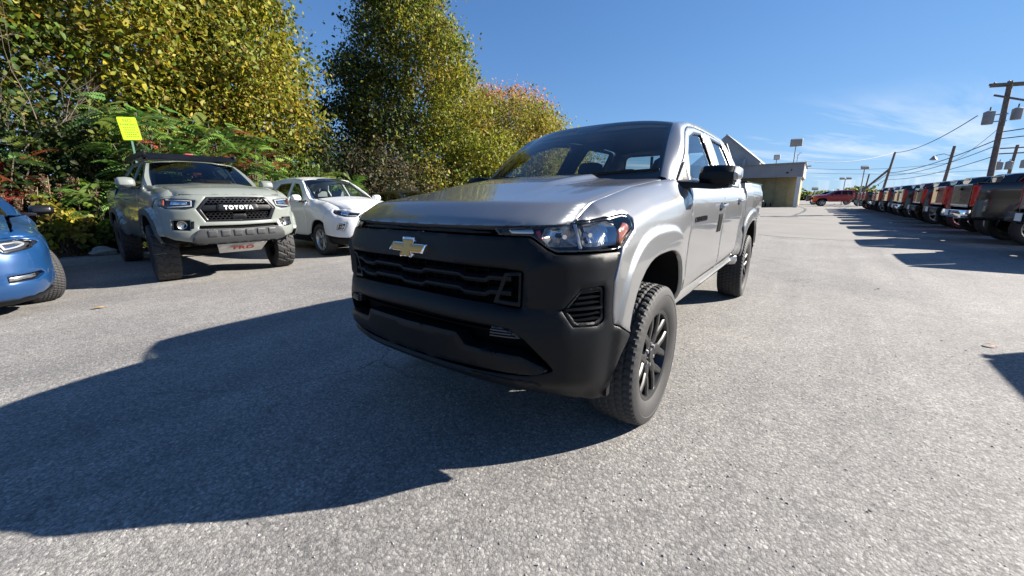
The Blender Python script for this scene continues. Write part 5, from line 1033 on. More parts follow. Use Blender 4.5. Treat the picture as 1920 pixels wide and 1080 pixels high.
# ================================================================ blue saloon at the left edge
def build_blue_car():
    T = empty('blue_saloon', (2.60,-5.92,0), math.radians(90), 'metallic blue saloon cut off by the left edge of the photo', 'car')
    PM = MT['blue_paint']
    c = dict(plan=[(.97,0),(.965,.3),(.945,.5),(.90,.66),(.81,.79),(.66,.88),(.48,.93),(.3,.945),(-3.3,.945),(-3.8,.91),(-3.98,.8),(-4.04,0)], sig=.05,
      front=[(.14,-.10),(.20,-.02),(.30,.02),(.45,.02),(.60,.0),(.70,-.02),(.80,-.04),(.88,-.08),(.95,-.16)], fs=[(-.02,-.26),(0,-.20),(.03,-.13),(.08,-.06),(.14,-.02),(.22,0),(1,0)],
      ds=[(1.1,-.10),(1.0,-.05),(.93,-.01),(.85,0),(.7,-.02),(.3,0)], low=[(1,0),(.36,0),(.28,-.02),(.16,-.08)], zh=[(-.3,.80),(0,.815),(.03,.85),(.10,.89),(.5,.965),(1.2,1.03),(2,1.04)], xlip=.64, cowl=(-.20,-.55),
      arches=[(0,.385,.33,.40,2.2), (-3.05,.385,.33,.40,2.2)], flare=(.010,1.15,1.25), zbot=.24, half=[(0,.812),(.70,.815),(.88,.815),(.936,.80),(.941,.66),(.942,.45),(.942,.30),(.90,.22),(.6,.19),(0,.18)], holes=[[(.60,.790),(.80,.800),(.885,.798),(.915,.762),(.86,.705),(.66,.668),(.62,.675)], [(0,.76),(.42,.755),(.50,.70),(.47,.62),(0,.60)], [(0,.50),(.42,.50),(.48,.34),(0,.32)], [(.60,.44),(.84,.46),(.87,.42),(.80,.375),(.60,.37)]],
      yhood=.71, crown=.05, bulge=lambda a, q: .02*(1-sm(a, .32, .40))*sm(q, .1, .5), seams=[-.62,-1.70,-2.62], ndoors=2, fender_front=[('y',.71,.825),('y',.88,.822),('y',.938,.805),('y',.943,.66),('x',.37,.45),('x',.37,.28)], fx0=.58,
      belt=1.02, ybelt=.86, slope=.62, ws_base=(-.30,1.03,-.60,.74,1.02), ws_head=(-1.35,1.42,-1.50,.56,1.38), frame=[(-.58,1.02),(-.95,1.18),(-1.30,1.33),(-1.55,1.40),(-2.0,1.43),(-2.5,1.40),(-2.9,1.28),(-3.25,1.06),(-3.25,1.02)], nfront=6,
      windows=[[(-1.0,1.045),(-1.30,1.23),(-1.6,1.345,.05),(-1.74,1.355),(-1.72,1.045)], [(-1.82,1.045),(-1.84,1.36),(-2.3,1.35),(-2.75,1.16),(-2.7,1.05)]], roof=[(-2.9,1.36),(-2.4,1.455),(-1.9,1.475),(-1.5,1.43),(-1.3,1.40)], yroof=[(-2.9,.52),(-1.3,.565)], xroof=-2.75, mirror=(-.86,.92,1.08,.22,.13), seats=[-1.6,-2.4], xend=-3.85, zrq=1.02,
      rear_glass=((-3.40,1.06,-3.25,.66,1.04),(-2.78,1.38,-2.74,.50,1.35)), deck=(-3.25,-3.98,.74,1.03), wheel=(.345,.235,.232,'split5','black_rim',False,.925), side_glass='glass_dark', mirror_mat='gloss_black', steer=math.radians(20))
    B = make_body(T, c, PM); S, off, sy, sym = B.S, B.off, B.sy, B.sym; Y = lambda q: [(sy(a), b, *r) for a, b, *r in q]
    panel('grille_backing', sym(Y([(0,.77),(.43,.765),(.51,.70),(.48,.61),(0,.59)])), off(-.05), MT['gloss_black'], T, .06, flange=0, edge=0); panel('intake_backing', sym(Y([(0,.51),(.43,.51),(.49,.33),(0,.31)])), off(-.06), MT['dark'], T, .06, flange=0, edge=0)
    for z in (.64, .68, .72): MB().loft([[tuple(S(np.array([[sy(y), z+dz]]), d)[0]) for d, dz in ((-.01,-.006),(-.01,.006),(-.04,.006),(-.04,-.006))] for y in np.linspace(-.46, .46, 16)]).build('grille_bar', MT['gloss_black'], T)
    panel('front_splitter', sym(Y([(0,.172),(.6,.182),(.90,.212),(.935,.24),(.93,.17),(.6,.13),(0,.12)])), off(.01), MT['black_plastic'], T, .05, flange=.06, edge=.005)
    for sg in (1, -1):
        m_ = lambda q: [(sg*a, b, *r) for a, b, *r in Y(q)]
        hl = [(.60,.790),(.80,.800),(.885,.798),(.915,.762),(.86,.705),(.66,.668),(.62,.675)]
        hd = panel('headlight', m_(hl), off(.002), MT['lens'], T, .03, flange=0, edge=.004, corner=.02); panel('lamp_housing', m_(hl), off(-.05), MT['bezel'], hd, .04, flange=-.05, edge=0, corner=.02)
        panel('lamp_seal', m_(hl), off(-.002), MT['gloss_black'], hd, .03, [m_([(.625,.778),(.80,.787),(.875,.785),(.898,.762),(.85,.718),(.67,.684),(.64,.690)])], .01, .002, .02)
        panel('running_light', m_([(.63,.768),(.84,.780),(.885,.762),(.84,.735),(.65,.70)]), off(-.02), MT['white_lens'], hd, .03, [m_([(.66,.757),(.82,.768),(.86,.758),(.82,.744),(.67,.715)])], .02, .003, .01)
        panel('lamp_projector', m_([(.66,.735),(.80,.75),(.79,.72),(.70,.70)]), off(-.03), MT['chrome'], hd, .03, flange=.02, edge=.006, corner=.02)
        fg = panel('fog_lamp', m_([(.60,.44),(.84,.46),(.87,.42),(.80,.375),(.60,.37)]), off(-.04), MT['black_plastic'], T, .04, flange=-.04, edge=0)
        panel('light_strip', m_([(.61,.425),(.80,.44),(.80,.405),(.61,.385)]), off(-.012), MT['reflector'], fg, .03, flange=.02, edge=.004)
build_blue_car()
# ================================================================ dark saloon beyond the white crossover
SEDAN = dict(plan=[(.92,0),(.91,.3),(.88,.5),(.80,.68),(.66,.80),(.48,.88),(.3,.90),(-3.2,.90),(-3.6,.86),(-3.78,.75),(-3.84,0)], sig=.06,
  front=[(.14,-.10),(.22,-.02),(.34,.01),(.6,.0),(.75,-.03),(.85,-.09),(.95,-.18)], fs=[(-.02,-.26),(0,-.21),(.03,-.13),(.08,-.06),(.14,-.02),(.22,0),(1,0)], ds=[(1.1,-.10),(1.0,-.05),(.93,-.01),(.85,0),(.7,-.02),(.3,0)], low=[(1,0),(.36,0),(.28,-.02),(.16,-.08)],
  zh=[(-.3,.80),(0,.815),(.03,.85),(.10,.89),(.5,.96),(1.2,1.02),(2,1.03)], xlip=.60, cowl=(-.20,-.55), arches=[(0,.37,.32,.385), (-2.80,.37,.32,.385)], flare=(.006,1.15,1.25), zbot=.24, half=[(0,.81),(.60,.80),(.85,.79),(.895,.7),(.897,.30),(.85,.22),(0,.18)], holes=[[(0,.55),(.45,.55),(.50,.35),(0,.33)]],
  yhood=.67, crown=.05, seams=[-.62,-1.62,-2.45], ndoors=2, fender_front=[('y',.70,.825),('y',.85,.80),('y',.898,.71),('x',.37,.45),('x',.37,.28)], fx0=.52, belt=1.02, ybelt=.83, slope=.62, ws_base=(-.25,1.03,-.58,.70,1.02), ws_head=(-1.20,1.41,-1.36,.54,1.37),
  frame=[(-.57,1.02),(-.92,1.18),(-1.20,1.32),(-1.42,1.39),(-1.9,1.42),(-2.4,1.38),(-2.85,1.24),(-3.15,1.06),(-3.15,1.02)], nfront=6, windows=[[(-.98,1.045),(-1.24,1.22),(-1.5,1.34,.05),(-1.64,1.35),(-1.62,1.045)], [(-1.72,1.045),(-1.74,1.35),(-2.2,1.33),(-2.6,1.16),(-2.55,1.05)]], roof=[(-2.8,1.36),(-2.3,1.45),(-1.8,1.465),(-1.4,1.42),(-1.2,1.39)], yroof=[(-2.8,.50),(-1.2,.545)], xroof=-2.65,
  mirror=(-.80,.88,1.07,.2,.13), seats=[-1.5,-2.3], xend=-3.65, zrq=1.02, rear_glass=((-3.30,1.06,-3.15,.62,1.04),(-2.68,1.38,-2.64,.48,1.34)), deck=(-3.15,-3.78,.70,1.03), wheel=(.335,.225,.225,'split5','silver_rim',False,.885), side_glass='glass_dark', res=.06)
def build_sedan(name, loc, rz, PM, label):
    T = empty(name, loc, rz, label, 'car'); B = make_body(T, SEDAN, PM); Y = lambda q: [(B.sy(a), b) for a, b in q]
    panel('intake_backing', B.sym(Y([(0,.56),(.46,.56),(.51,.34),(0,.32)])), B.off(-.05), MT['dark'], T, .08, flange=0, edge=0)
    for sg in (1, -1): panel('headlight', [(sg*a, b) for a, b in Y([(.55,.77),(.84,.785),(.86,.70),(.60,.66)])], B.off(.004), MT['bezel'], T, .05, flange=.02, edge=.005, corner=.02)
    panel('grille', B.sym(Y([(0,.76),(.42,.75),(.38,.64),(0,.62)])), B.off(.004), MT['gloss_black'], T, .05, flange=.02, edge=.005, corner=.02)
    return T
build_sedan('dark_saloon', (-5.85,-6.9,0), math.radians(90), MT['black_paint'], 'black saloon mostly hidden between the white crossover and the silver pickup hood')
# ================================================================ row of parked pickups on the right, tails towards the lane
PICK = dict(plan=[(.98,0),(.97,.3),(.94,.55),(.86,.76),(.70,.90),(.5,.97),(.3,.985),(-4.6,.985),(-4.82,.96),(-4.90,.88),(-4.92,0)], sig=.05,
  front=[(.4,-.10),(.48,-.02),(.6,.03),(.8,.02),(1.1,.0),(1.22,-.03),(1.35,-.10)], fs=[(-.02,-.20),(0,-.16),(.03,-.10),(.08,-.045),(.13,-.012),(.22,0),(1,0)], ds=[(1.5,-.09),(1.38,-.05),(1.30,-.02),(1.22,0),(1.0,-.012),(.8,-.02),(.4,-.01)], low=[(1,0),(.62,0),(.54,-.03),(.44,-.09)], bed=[(1.5,-.05),(1.44,-.03),(1.36,-.006),(1.25,0),(1.05,-.018),(.9,-.01),(.4,0)],
  zh=[(-.3,1.18),(0,1.19),(.03,1.24),(.12,1.28),(.5,1.31),(1.2,1.345),(2,1.35)], xlip=.72, cowl=(-.20,-.55), xbed=-3.12, rail=1.44, arches=[(0,.50,.42,.54,3.), (-3.75,.50,.42,.54,3.)], flare=(.022,1.14,1.20), zbot=.52, half=[(0,1.19),(.5,1.18),(.90,1.17),(.96,1.0),(.965,.6),(.9,.5),(0,.46)], holes=[[(0,1.10),(.62,1.10),(.66,.78),(0,.76)]],
  yhood=.80, crown=.03, seams=[-.66,-1.80,-2.86,-3.10], fender_front=[('y',.80,1.19),('y',.93,1.18),('y',.97,1.0),('x',.56,.8),('x',.56,.6)], fx0=.66, belt=1.36, ybelt=.88, slope=.42, ws_base=(-.35,1.35,-.58,.80,1.35), ws_head=(-1.12,1.85,-1.22,.66,1.80),
  frame=[(-.58,1.36),(-.82,1.53),(-1.08,1.70),(-1.25,1.80),(-1.6,1.85),(-2.2,1.87),(-2.8,1.85),(-3.0,1.80),(-3.12,1.60),(-3.12,1.36)], nfront=8, windows=[[(-.86,1.385),(-1.10,1.60),(-1.38,1.78,.06),(-1.72,1.80),(-1.70,1.385)], [(-1.80,1.385),(-1.84,1.80),(-2.70,1.79,.05),(-2.80,1.60,.08),(-2.80,1.385)]], roof=[(-3.1,1.85),(-2.6,1.90),(-2.0,1.915),(-1.5,1.895),(-1.15,1.855)], yroof=[(-3.1,.64),(-1.1,.66)], xroof=-3.0,
  mirror=(-.88,.95,1.42,.24,.22), mirror_mat='black_plastic', seats=[-1.7,-2.6], xend=-4.86, tailgate=.78, lamps_rear=[('x',-4.79,1.40),('x',-4.80,1.22),('x',-4.83,.98),('x',-4.84,.90),('e',.855,.90),('e',.84,1.40)], wheel=(.41,.275,.26,'six','silver_rim',False,.965), rear_bumper_mat='chrome', res=.06, ws_glass='glass_mid', side_glass='glass_dark', handles=[(-1.66,1.20),(-2.75,1.22)])
def repaint(root, old, new):
    for ch in root.children_recursive:
        if ch.type == 'MESH' and ch.data.materials and ch.data.materials[0] == old: ch.material_slots[0].link = 'OBJECT'; ch.material_slots[0].material = new
def build_row():
    G_ = 'pickups parked in a row along the right of the lot'
    X0, DX, YT = -12.3, 3.05, 4.50
    kinds = [0, ('black_paint', 'glossy black pickup with large red tail light, nearest of the row at the right edge'), ('red_paint', 'bright red pickup with its tailgate showing beside the glossy black one'),
      ('black_paint', 'black pickup just beyond the bright red pickup in the right row'), ('black_paint', 'black pickup two places beyond the bright red one in the right row'), ('navy_paint', 'dark navy pickup in the middle of the right row'), ('black_paint', 'black pickup right behind the dark navy one in the right row'),
      ('dark_red_paint', 'dark red pickup in the far half of the right row'), ('navy_paint', 'navy pickup behind the dark red one in the far half of the right row'), ('black_paint', 'fourth pickup from the far end of the right row, black'), ('silver', 'third pickup from the far end of the right row, silver'), ('red_paint', 'second pickup from the far end of the right row, red'), ('black_paint', 'black pickup at the far end of the right row')]
    ex = [('white_paint', 'white pickup outside the frame whose shadow reaches in at the right edge')]
    kinds = kinds[1:]
    proto = empty('parked_pickup_truck', (X0-1, YT+4.92, 0), math.pi/2, kinds[0][1], 'pickup truck', G_); PM = MT['black_paint']; make_body(proto, PICK, PM)
    S = 0
    for k, (m, lab) in enumerate(kinds):
        o = proto if k == 0 else copy_tree(proto); o.location = (X0-1-DX*k+rnd.uniform(-.12, .12), YT+4.92+rnd.uniform(-.12, .15)+(.0 if k < 6 else -.02*(k-5)), 0); o.rotation_euler.z = math.pi/2+rnd.uniform(-.015, .015); o['label'] = lab
        if k == 0: o.location.y = YT+4.82
        repaint(o, PM, MT[m])
        if k not in (0, 3, 7): repaint(o, MT['chrome'], MT['black_plastic'])
    for k, (m, lab) in enumerate(ex):
        o = copy_tree(proto); o.location = (X0+8.85, YT+4.95, 0); o['label'] = lab; repaint(o, PM, MT[m])
    o = copy_tree(proto); o.location = (-10.2, YT+5.22, 0); o.rotation_euler.z = math.pi/2; o['label'] = 'silver pickup cut off by the right edge in front of the glossy black pickup'; repaint(o, PM, MT['silver']); repaint(o, MT['chrome'], MT['black_plastic'])
    # red pickups by the building
    for (x, y, rz, m, lab) in [(-61.0, 2.1, -math.pi/2+.12, 'red_paint', 'red pickup parked crosswise at the far end of the lot beside the building'), (-72, 1.4, -math.pi/2-.1, 'dark_red_paint', 'dark red pickup half hidden behind the far crosswise red pickup'), (-48.2, -8.0, -math.pi/2+.05, 'dark_red_paint', 'dark red pickup in front of the yellow wall of the building')]:
        o = copy_tree(proto); o.name = 'red_pickup_truck'; o.location = (x, y, 0); o.rotation_euler.z = rz; o['label'] = lab; del o['group']; repaint(o, PM, MT[m])
build_row()
# ================================================================ building at the end of the lot
MT['metal_wall'] = dirt(mat('grey_metal_siding', (.33,.33,.33), .55), 1.2, .12); MT['fascia'] = dirt(mat('pale_fascia', (.27,.27,.28), .6), 1., .10); MT['yellow_wall'] = dirt(mat('olive_yellow_wall', (.25,.21,.105), .75), 1.5, .18); MT['white_trim'] = dirt(mat('white_trim', (.62,.60,.57), .6), 2, .12)
MT['pole_wood'] = dirt(mat('weathered_pole_wood', (.15,.12,.10), .85), 6, .35, .5, 60); MT['galv'] = dirt(mat('galvanised_steel', (.30,.31,.32), .5, .5), 4, .15); MT['wire'] = mat('black_cable', (.012,.012,.013), .6); MT['lamp_glass'] = mat('lamp_glass', (.55,.56,.55), .2); MT['transformer'] = dirt(mat('grey_transformer', (.24,.25,.26), .5), 3, .15)
def build_building():
    T = empty('flat_roofed_building', (-53,0,0), 0, 'low grey flat-roofed building with an olive yellow recessed wall at the far end', 'building')
    # local: x towards the camera, y along the front (negative = left)
    MB().box((-6.2, -10, 1.65), (11, 19.7, 3.3)).build('yellow_wall', MT['yellow_wall'], T, smooth=False)
    MB().box((-5.5, -10, 4.03), (12.4, 20.2, 1.44)).build('fascia', MT['fascia'], T, smooth=False)
    for k in range(5): MB().box((.715, -10, 3.45+k*.275), (.03, 20.1, .012)).build('fascia_seam', MT['metal_wall'], T, smooth=False)
    MB().box((.55, -.22, 1.65), (.30, .38, 3.29)).build('corner_column', MT['white_trim'], T, smooth=False)
    MB().box((-5.4, -10, 4.78), (12.7, 20.5, .07)).build('roof_edge', MT['galv'], T, smooth=False)
    for k in range(8): MB().box((-.67, -1.2-k*1.15, 1.66), (.05, .06, 3.2)).build('wall_rib', MT['yellow_wall'], T, smooth=False)
    for y in (-2.6, -3.1, -4.6, -5.0): MB().box((-.45, y, .24), (.14, .12, .48)).build('bollard', MT['black_plastic'], T, bevel=.02)
    g = MB(); g.prism([(-12.4,4.6),(-4.3,4.8),(-4.3,5.25),(-8.15,8.62),(-12.4,4.9)], 0, -12, -1.2); g.build('gabled_hall', MT['metal_wall'], T, smooth=False)
    rf = MB(); rf.add([(-12.2,-4.2,5.25),(-.9,-4.2,5.25),(-.9,-8.15,8.72),(-12.2,-8.15,8.72),(-12.2,-4.2,5.15),(-.9,-4.2,5.15),(-.9,-8.15,8.60),(-12.2,-8.15,8.60)], [(0,1,2,3),(7,6,5,4),(0,4,5,1),(1,5,6,2),(2,6,7,3),(3,7,4,0)]); rf.build('hall_roof', MT['galv'], T, smooth=False)
    v = MB(); v.lathe([(.16,0),(.16,.75)], 12, 'Z', (-.6,-5.9,4.8), True); v.lathe([(.30,.75),(.30,.83),(.05,.98)], 12, 'Z', (-.6,-5.9,4.8), True); v.build('roof_vent', MT['galv'], T)
    MB().tube([(.70,-1.0,4.1),(.95,-1.0,4.05),(.95,-1.0,3.95)], .05, 8).build('wall_lamp', MT['black_plastic'], T); MB().box((.74,-1.35,3.75), (.14,.20,.16)).build('alarm_box', MT['black_plastic'], T, bevel=.02)
    c = MB(); c.tube([(.5,.02,4.45),(.6,.35,4.40)], .03, 6); c.box((.62,.50,4.36), (.16,.40,.14)); c.build('security_camera', MT['white_trim'], T)
    m = MB(); m.tube([(.3,-.65,4.8),(.3,-.65,5.7)], .035, 6); m.tube([(.3,-.65,5.6),(.35,-.45,5.85),(.35,-.30,5.75)], .03, 6); m.build('service_mast', MT['galv'], T)
build_building()
def flood_light(name, loc, h, label, head=(.9,.5,.55), n=1, group=None):
    T = empty(name, loc, 0, label, 'floodlight', group); MB().tube([(0,0,0),(0,0,h)], .055, 8).build('pole', MT['galv'], T)
    for k in range(n):
        y = (k-(n-1)/2)*head[1]*1.25
        b = MB(); b.box((.1,y,h+head[2]*.5), head, Matrix.Rotation(.35, 3, 'Y')); b.build('lamp_head', MT['galv'], T, bevel=.05)
        MB().box((.1+head[0]*.42,y,h+head[2]*.42), (.06,head[1]*.8,head[2]*.7), Matrix.Rotation(.35, 3, 'Y')).build('lamp_lens', MT['lamp_glass'], T)
    if n > 1: MB().tube([(0,-head[1]*1.1,h),(0,head[1]*1.1,h)], .04, 6).build('cross_bar', MT['galv'], T)
flood_light('roof_floodlight', (-52.8,-.95,4.82), 1.75, 'square floodlight on a tall pole on the building roof', (.5,1.1,.75)); flood_light('roof_floodlight', (-52.8,-2.55,4.82), .45, 'small square floodlight low on the building roof', (.4,.6,.5))
flood_light('lot_light', (-57.9,5.45,0), 4.15, 'lot light with one wide tilted head, tallest of the far lights', (.7,.7,.25), 1); flood_light('lot_light', (-73,4.6,0), 3.55, 'far lot light with twin heads left of the leaning pole', (.5,.6,.22), 2); flood_light('lot_light', (-80,1.3,0), 2.25, 'small far lot light above the crosswise red pickup', (.7,.9,.3), 1); flood_light('lot_light', (-88,-1.6,0), 1.5, 'smallest far lot light just right of the building column', (.7,.9,.3), 1)
def pole(name, base, top, r, label, cat='utility pole'):
    T = empty(name, base, 0, label, cat); d = Vector(top)-Vector(base); MB().tube([(0,0,0), tuple(d*.5), tuple(d)], [r, r*.88, r*.75], 10).build('shaft', MT['pole_wood'], T); return T, d
def transformer(T, p, h=.95, r=.3):
    b = MB(); b.lathe([(.0,0),(r*.9,0),(r,.06),(r,h-.06),(r*1.04,h),(r*.5,h+.08),(0,h+.1)], 16, 'Z', p); b.build('transformer', MT['transformer'], T, 40); MB().tube([(p[0],p[1],p[2]+h),(p[0]+.02,p[1],p[2]+h+.3)], .035, 6).build('bushing', MT['black_plastic'], T)
P1, d1 = pole('utility_pole', (-37.1,10.25,0), (-37.15,10.02,7.95), .17, 'tall wooden utility pole with cross arms and transformers near the right edge')
for z, hl, x in ((7.75,1.15,.12),(7.70,1.05,-.14)): MB().box((x,-.22+.25,z), (.10,hl*2,.12), Matrix.Rotation(-.08, 3, 'X')).build('cross_arm', MT['pole_wood'], P1)
MB().box((.1,-.1,6.95), (.09,1.5,.10), Matrix.Rotation(-.35, 3, 'X')).build('cross_arm', MT['pole_wood'], P1)
for y in (-.9,-.3,.5,1.1): MB().lathe([(.0,0),(.05,.0),(.03,.06),(.06,.1),(.03,.16),(0,.18)], 8, 'Z', (.12,y,7.8)).build('insulator', MT['transformer'], P1)
transformer(P1, (.1,-.80,5.50), .72, .26); transformer(P1, (-.3,.42,5.7), .62, .24); MB().box((.05,-.40,6.05), (.06,.8,.06)).build('bracket', MT['galv'], P1); MB().box((.05,-.40,5.65), (.06,.8,.06)).build('bracket', MT['galv'], P1)
P2, d2 = pole('utility_pole', (-67.7,8.1,0), (-67.7,8.7,6.5), .15, 'leaning wooden pole with a diagonal brace in the middle of the far right'); MB().tube([(0,-3.3,0),(0,.42,4.5)], .13, 8).build('brace', MT['pole_wood'], P2)
P3, d3 = pole('street_light_pole', (-57.2,11.6,0), (-57.2,11.85,5.95), .16, 'wooden pole with a curved street lamp arm left of the tall pole', 'street light'); MB().tube([(0,.2,5.0),(.1,-.35,5.25),(.1,-.85,5.15),(.1,-1.0,5.0)], .035, 8).build('lamp_arm', MT['galv'], P3); MB().lathe([(.06,.35),(.12,.25),(.30,.0),(.26,-.06),(0,-.1)], 14, 'Z', (.1,-1.05,4.75)).build('lamp_head', MT['galv'], P3)
P4, d4 = pole('utility_pole', (-66,17.9,0), (-66,18.05,6.4), .17, 'far wooden utility pole with two cross arms at the right edge')
for z in (6.1,5.55): MB().box((.1,.1,z), (.1,2.6,.12)).build('cross_arm', MT['pole_wood'], P4)
transformer(P4, (.2,-.85,3.85), .8, .30); transformer(P4, (.2,-.15,3.85), .8, .28); transformer(P4, (.2,.9,3.95), .8, .28)
P5, d5 = pole('utility_pole', (-84,7.6,0), (-84,7.9,4.6), .13, 'short far pole with a brace right of the far crosswise red pickup'); MB().tube([(0,-2.2,0),(0,.1,2.6)], .10, 6).build('brace', MT['pole_wood'], P5)
def wire(a, b, sag, r, label, n=20):
    a, b = Vector(a), Vector(b); pts = [a+(b-a)*t-Vector((0,0,sag*4*t*(1-t))) for t in np.linspace(0, 1, n)]
    o = MB().tube(pts, r, 5).build('overhead_wire', MT['wire']); tag(o, label, 'wire', 'overhead wires between poles and building')
wire((-52.6,.1,4.95), (-67.7,8.7,6.45), .55, .030, 'thick black wire from the building corner to the leaning braced pole'); wire((-67.7,8.7,6.45), (-37.2,9.0,6.1), .55, .030, 'thick black wire rising from the leaning braced pole to the tall pole')
wire((-67.7,8.55,4.0), (-37.1,10.15,4.6), .4, .032, 'upper of three black wires between the braced pole and the tall pole'); wire((-67.7,8.55,3.7), (-37.1,10.2,4.25), .45, .024, 'middle black wire between the braced pole and the tall pole'); wire((-67.7,8.5,3.2), (-37.1,10.2,3.6), .4, .024, 'lowest black wire between the braced pole and the tall pole')
wire((-52.7,.1,3.7), (-66,17.6,3.95), .3, .016, 'thin lower wire running level from the building to the far right pole'); wire((-52.7,.1,4.2), (-57.2,11.7,4.35), .35, .016, 'thin wire from the building to the street lamp pole'); wire((-57.2,11.7,4.35), (-37.1,10.2,5.5), .3, .016, 'thin wire rising from the street lamp pole to the tall pole')
wire((-37.1,10.2,4.6), (-30,17,5.3), .2, .028, 'black wire leaving the tall pole to the right edge, lower'); wire((-37.1,10.2,5.0), (-30,17,6.0), .2, .03, 'black wire leaving the tall pole to the right edge, upper'); wire((-84,7.7,2.6), (-67.7,8.4,3.9), .2, .03, 'sloping wire between the short far pole and the leaning braced pole'); wire((-84,7.7,2.0), (-67.7,8.4,3.3), .2, .03, 'lower sloping wire between the short far pole and the leaning braced pole')
# ================================================================ sign
MT['sign_face'] = mat('fluorescent_sign', (.36,.56,.004), .5); MT['sign_ink'] = mat('faded_sign_ink', (.12,.20,.006), .6); MT['sign_post'] = dirt(mat('green_post', (.05,.12,.09), .55), 5, .2)
def build_sign():
    T = empty('parking_sign', (-.26,-11.25,0), math.radians(82), 'fluorescent yellow-green sign on a green post behind the grey-green pickup', 'sign'); lean = Matrix.Rotation(math.radians(4), 4, 'X')
    p = MB(); p.prism([(-.028,-.02),(.028,-.02),(.028,-.012),(.016,-.006),(.012,.018),(-.012,.018),(-.016,-.006),(-.028,-.012)], 2, 0, 2.95); p.build('post', MT['sign_post'], T, smooth=False)
    f = empty('sign_panel'); f.parent = T; f.location = (.014,0,2.80); f.rotation_euler = (math.radians(5),0,0)
    o = MB(); pl = [tuple(q) for q in fillet([(-.16,-.245),(.16,-.245),(.16,.245),(-.16,.245)], .03)]; o.prism(pl, 0, .022, .026); o.build('plate', MT['sign_face'], f, smooth=False)
    b = MB()
    for (y0, z0, y1, z1) in ((-.143,-.228,.143,-.225),(-.143,.225,.143,.228),(-.143,-.228,-.140,.228),(.140,-.228,.143,.228)): b.box((.0262,(y0+y1)/2,(z0+z1)/2), (.001,y1-y0,z1-z0))
    b.build('border_line', MT['sign_ink'], f, smooth=False)
    for body, z, s in (('NO', .165, .095), ('PARKING', .085, .062)):
        text_part('lettering', body, s, MT['sign_ink'], f, lambda V: np.stack([.0262+0*V[:, 0]+V[:, 2]*.2, V[:, 0], z+V[:, 1]], 1), .001, 1.05, .002)
    r = random.Random(3)
    for k in range(5):      # small print, too small to read
        q = MB(); y = -.11+r.uniform(0, .02); z = .02-k*.048
        while y < .10: w = r.uniform(.012, .035); q.box((.0262,y+w/2,z), (.001,w,.022)); y += w+.009
        q.build('small_print', MT['sign_ink'], f, smooth=False)
build_sign()
# ================================================================ vegetation
def leaf_mat(name, trans=.35):
    m = bpy.data.materials.new(name); m.use_nodes = True; t = m.node_tree; b = t.nodes['Principled BSDF']; o = t.nodes['Material Output']
    a = t.nodes.new('ShaderNodeAttribute'); a.attribute_name = 'tone'; t.links.new(a.outputs['Color'], b.inputs['Base Color']); b.inputs['Roughness'].default_value = .55; b.inputs['Specular IOR Level'].default_value = .3
    tr = t.nodes.new('ShaderNodeBsdfTranslucent'); t.links.new(a.outputs['Color'], tr.inputs[0]); mx = t.nodes.new('ShaderNodeMixShader'); mx.inputs[0].default_value = trans
    t.links.new(b.outputs[0], mx.inputs[1]); t.links.new(tr.outputs[0], mx.inputs[2]); t.links.new(mx.outputs[0], o.inputs[0]); return m
MT['leaf'] = leaf_mat('foliage', .42); MT['bark'] = dirt(mat('bark', (.10,.08,.06), .9), 8, .4, .6, 40); MT['twig'] = dirt(mat('dry_stalk', (.22,.15,.09), .9), 8, .3)
def leaves(C0, size, cols, up=.35, out=None, fold=.25, aspect=.62, jitter=.5):
    """folded four-corner leaves at points C0"""
    n = len(C0); d = RG.normal(size=(n, 3)); d[:, 2] += up
    if out is not None: d += out
    N = d/np.linalg.norm(d, axis=1)[:, None]; a = RG.normal(size=(n, 3)); a[:, 2] -= .5; a -= N*np.sum(a*N, 1)[:, None]; a /= np.linalg.norm(a, axis=1)[:, None]; b = np.cross(N, a)
    s = size*np.clip(1+jitter*RG.normal(size=n), .4, 1.8); s = s[:, None]
    w1, w2 = b*s*aspect*.5, b*s*aspect*.40; u1, u2 = N*s*fold*.4-a*s*.18, N*s*fold*.25+a*s*.16
    V = np.stack([C0-a*s*.5, C0+w1+u1, C0+w2+u2, C0+a*s*.5-N*s*.06, C0-w2+u2, C0-w1+u1], 1)
    i = np.arange(n)[:, None]*6; T = np.concatenate([i+[0, 1, 2, 3], i+[0, 3, 4, 5]], 0); cc = np.repeat(np.concatenate([cols, np.ones((n, 1))], 1), 6, 0)
    return V.reshape(-1, 3), T, cc
def pick(pal, n):
    w = np.array([p[1] for p in pal], float); k = RG.choice(len(pal), n, p=w/w.sum()); c = np.array([p[0] for p in pal])[k]; return np.clip(c*1.12*(1+.22*RG.normal(size=(n, 1)))+.01*RG.normal(size=(n, 3)), .004, .7)
OLIVE = [((.13,.16,.018),4),((.21,.21,.022),3),((.33,.28,.03),2.0),((.065,.095,.014),3.4),((.25,.15,.03),.8)]
GREEN = [((.06,.11,.018),4),((.11,.15,.024),3),((.035,.06,.012),3),((.18,.17,.03),1.2)]
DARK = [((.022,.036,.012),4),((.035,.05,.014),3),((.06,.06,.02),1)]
GOLD = [((.29,.25,.03),3),((.25,.18,.03),2),((.14,.16,.02),4),((.32,.20,.04),.7)]
BROWN = [((.10,.085,.05),3),((.16,.12,.07),2),((.05,.055,.02),3),((.06,.045,.03),2)]
PINK = [((.46,.17,.11),3),((.38,.20,.08),2),((.26,.22,.05),1)]
LIME = [((.20,.20,.03),3),((.29,.25,.04),2.4),((.12,.15,.025),2),((.33,.20,.05),1.4)]
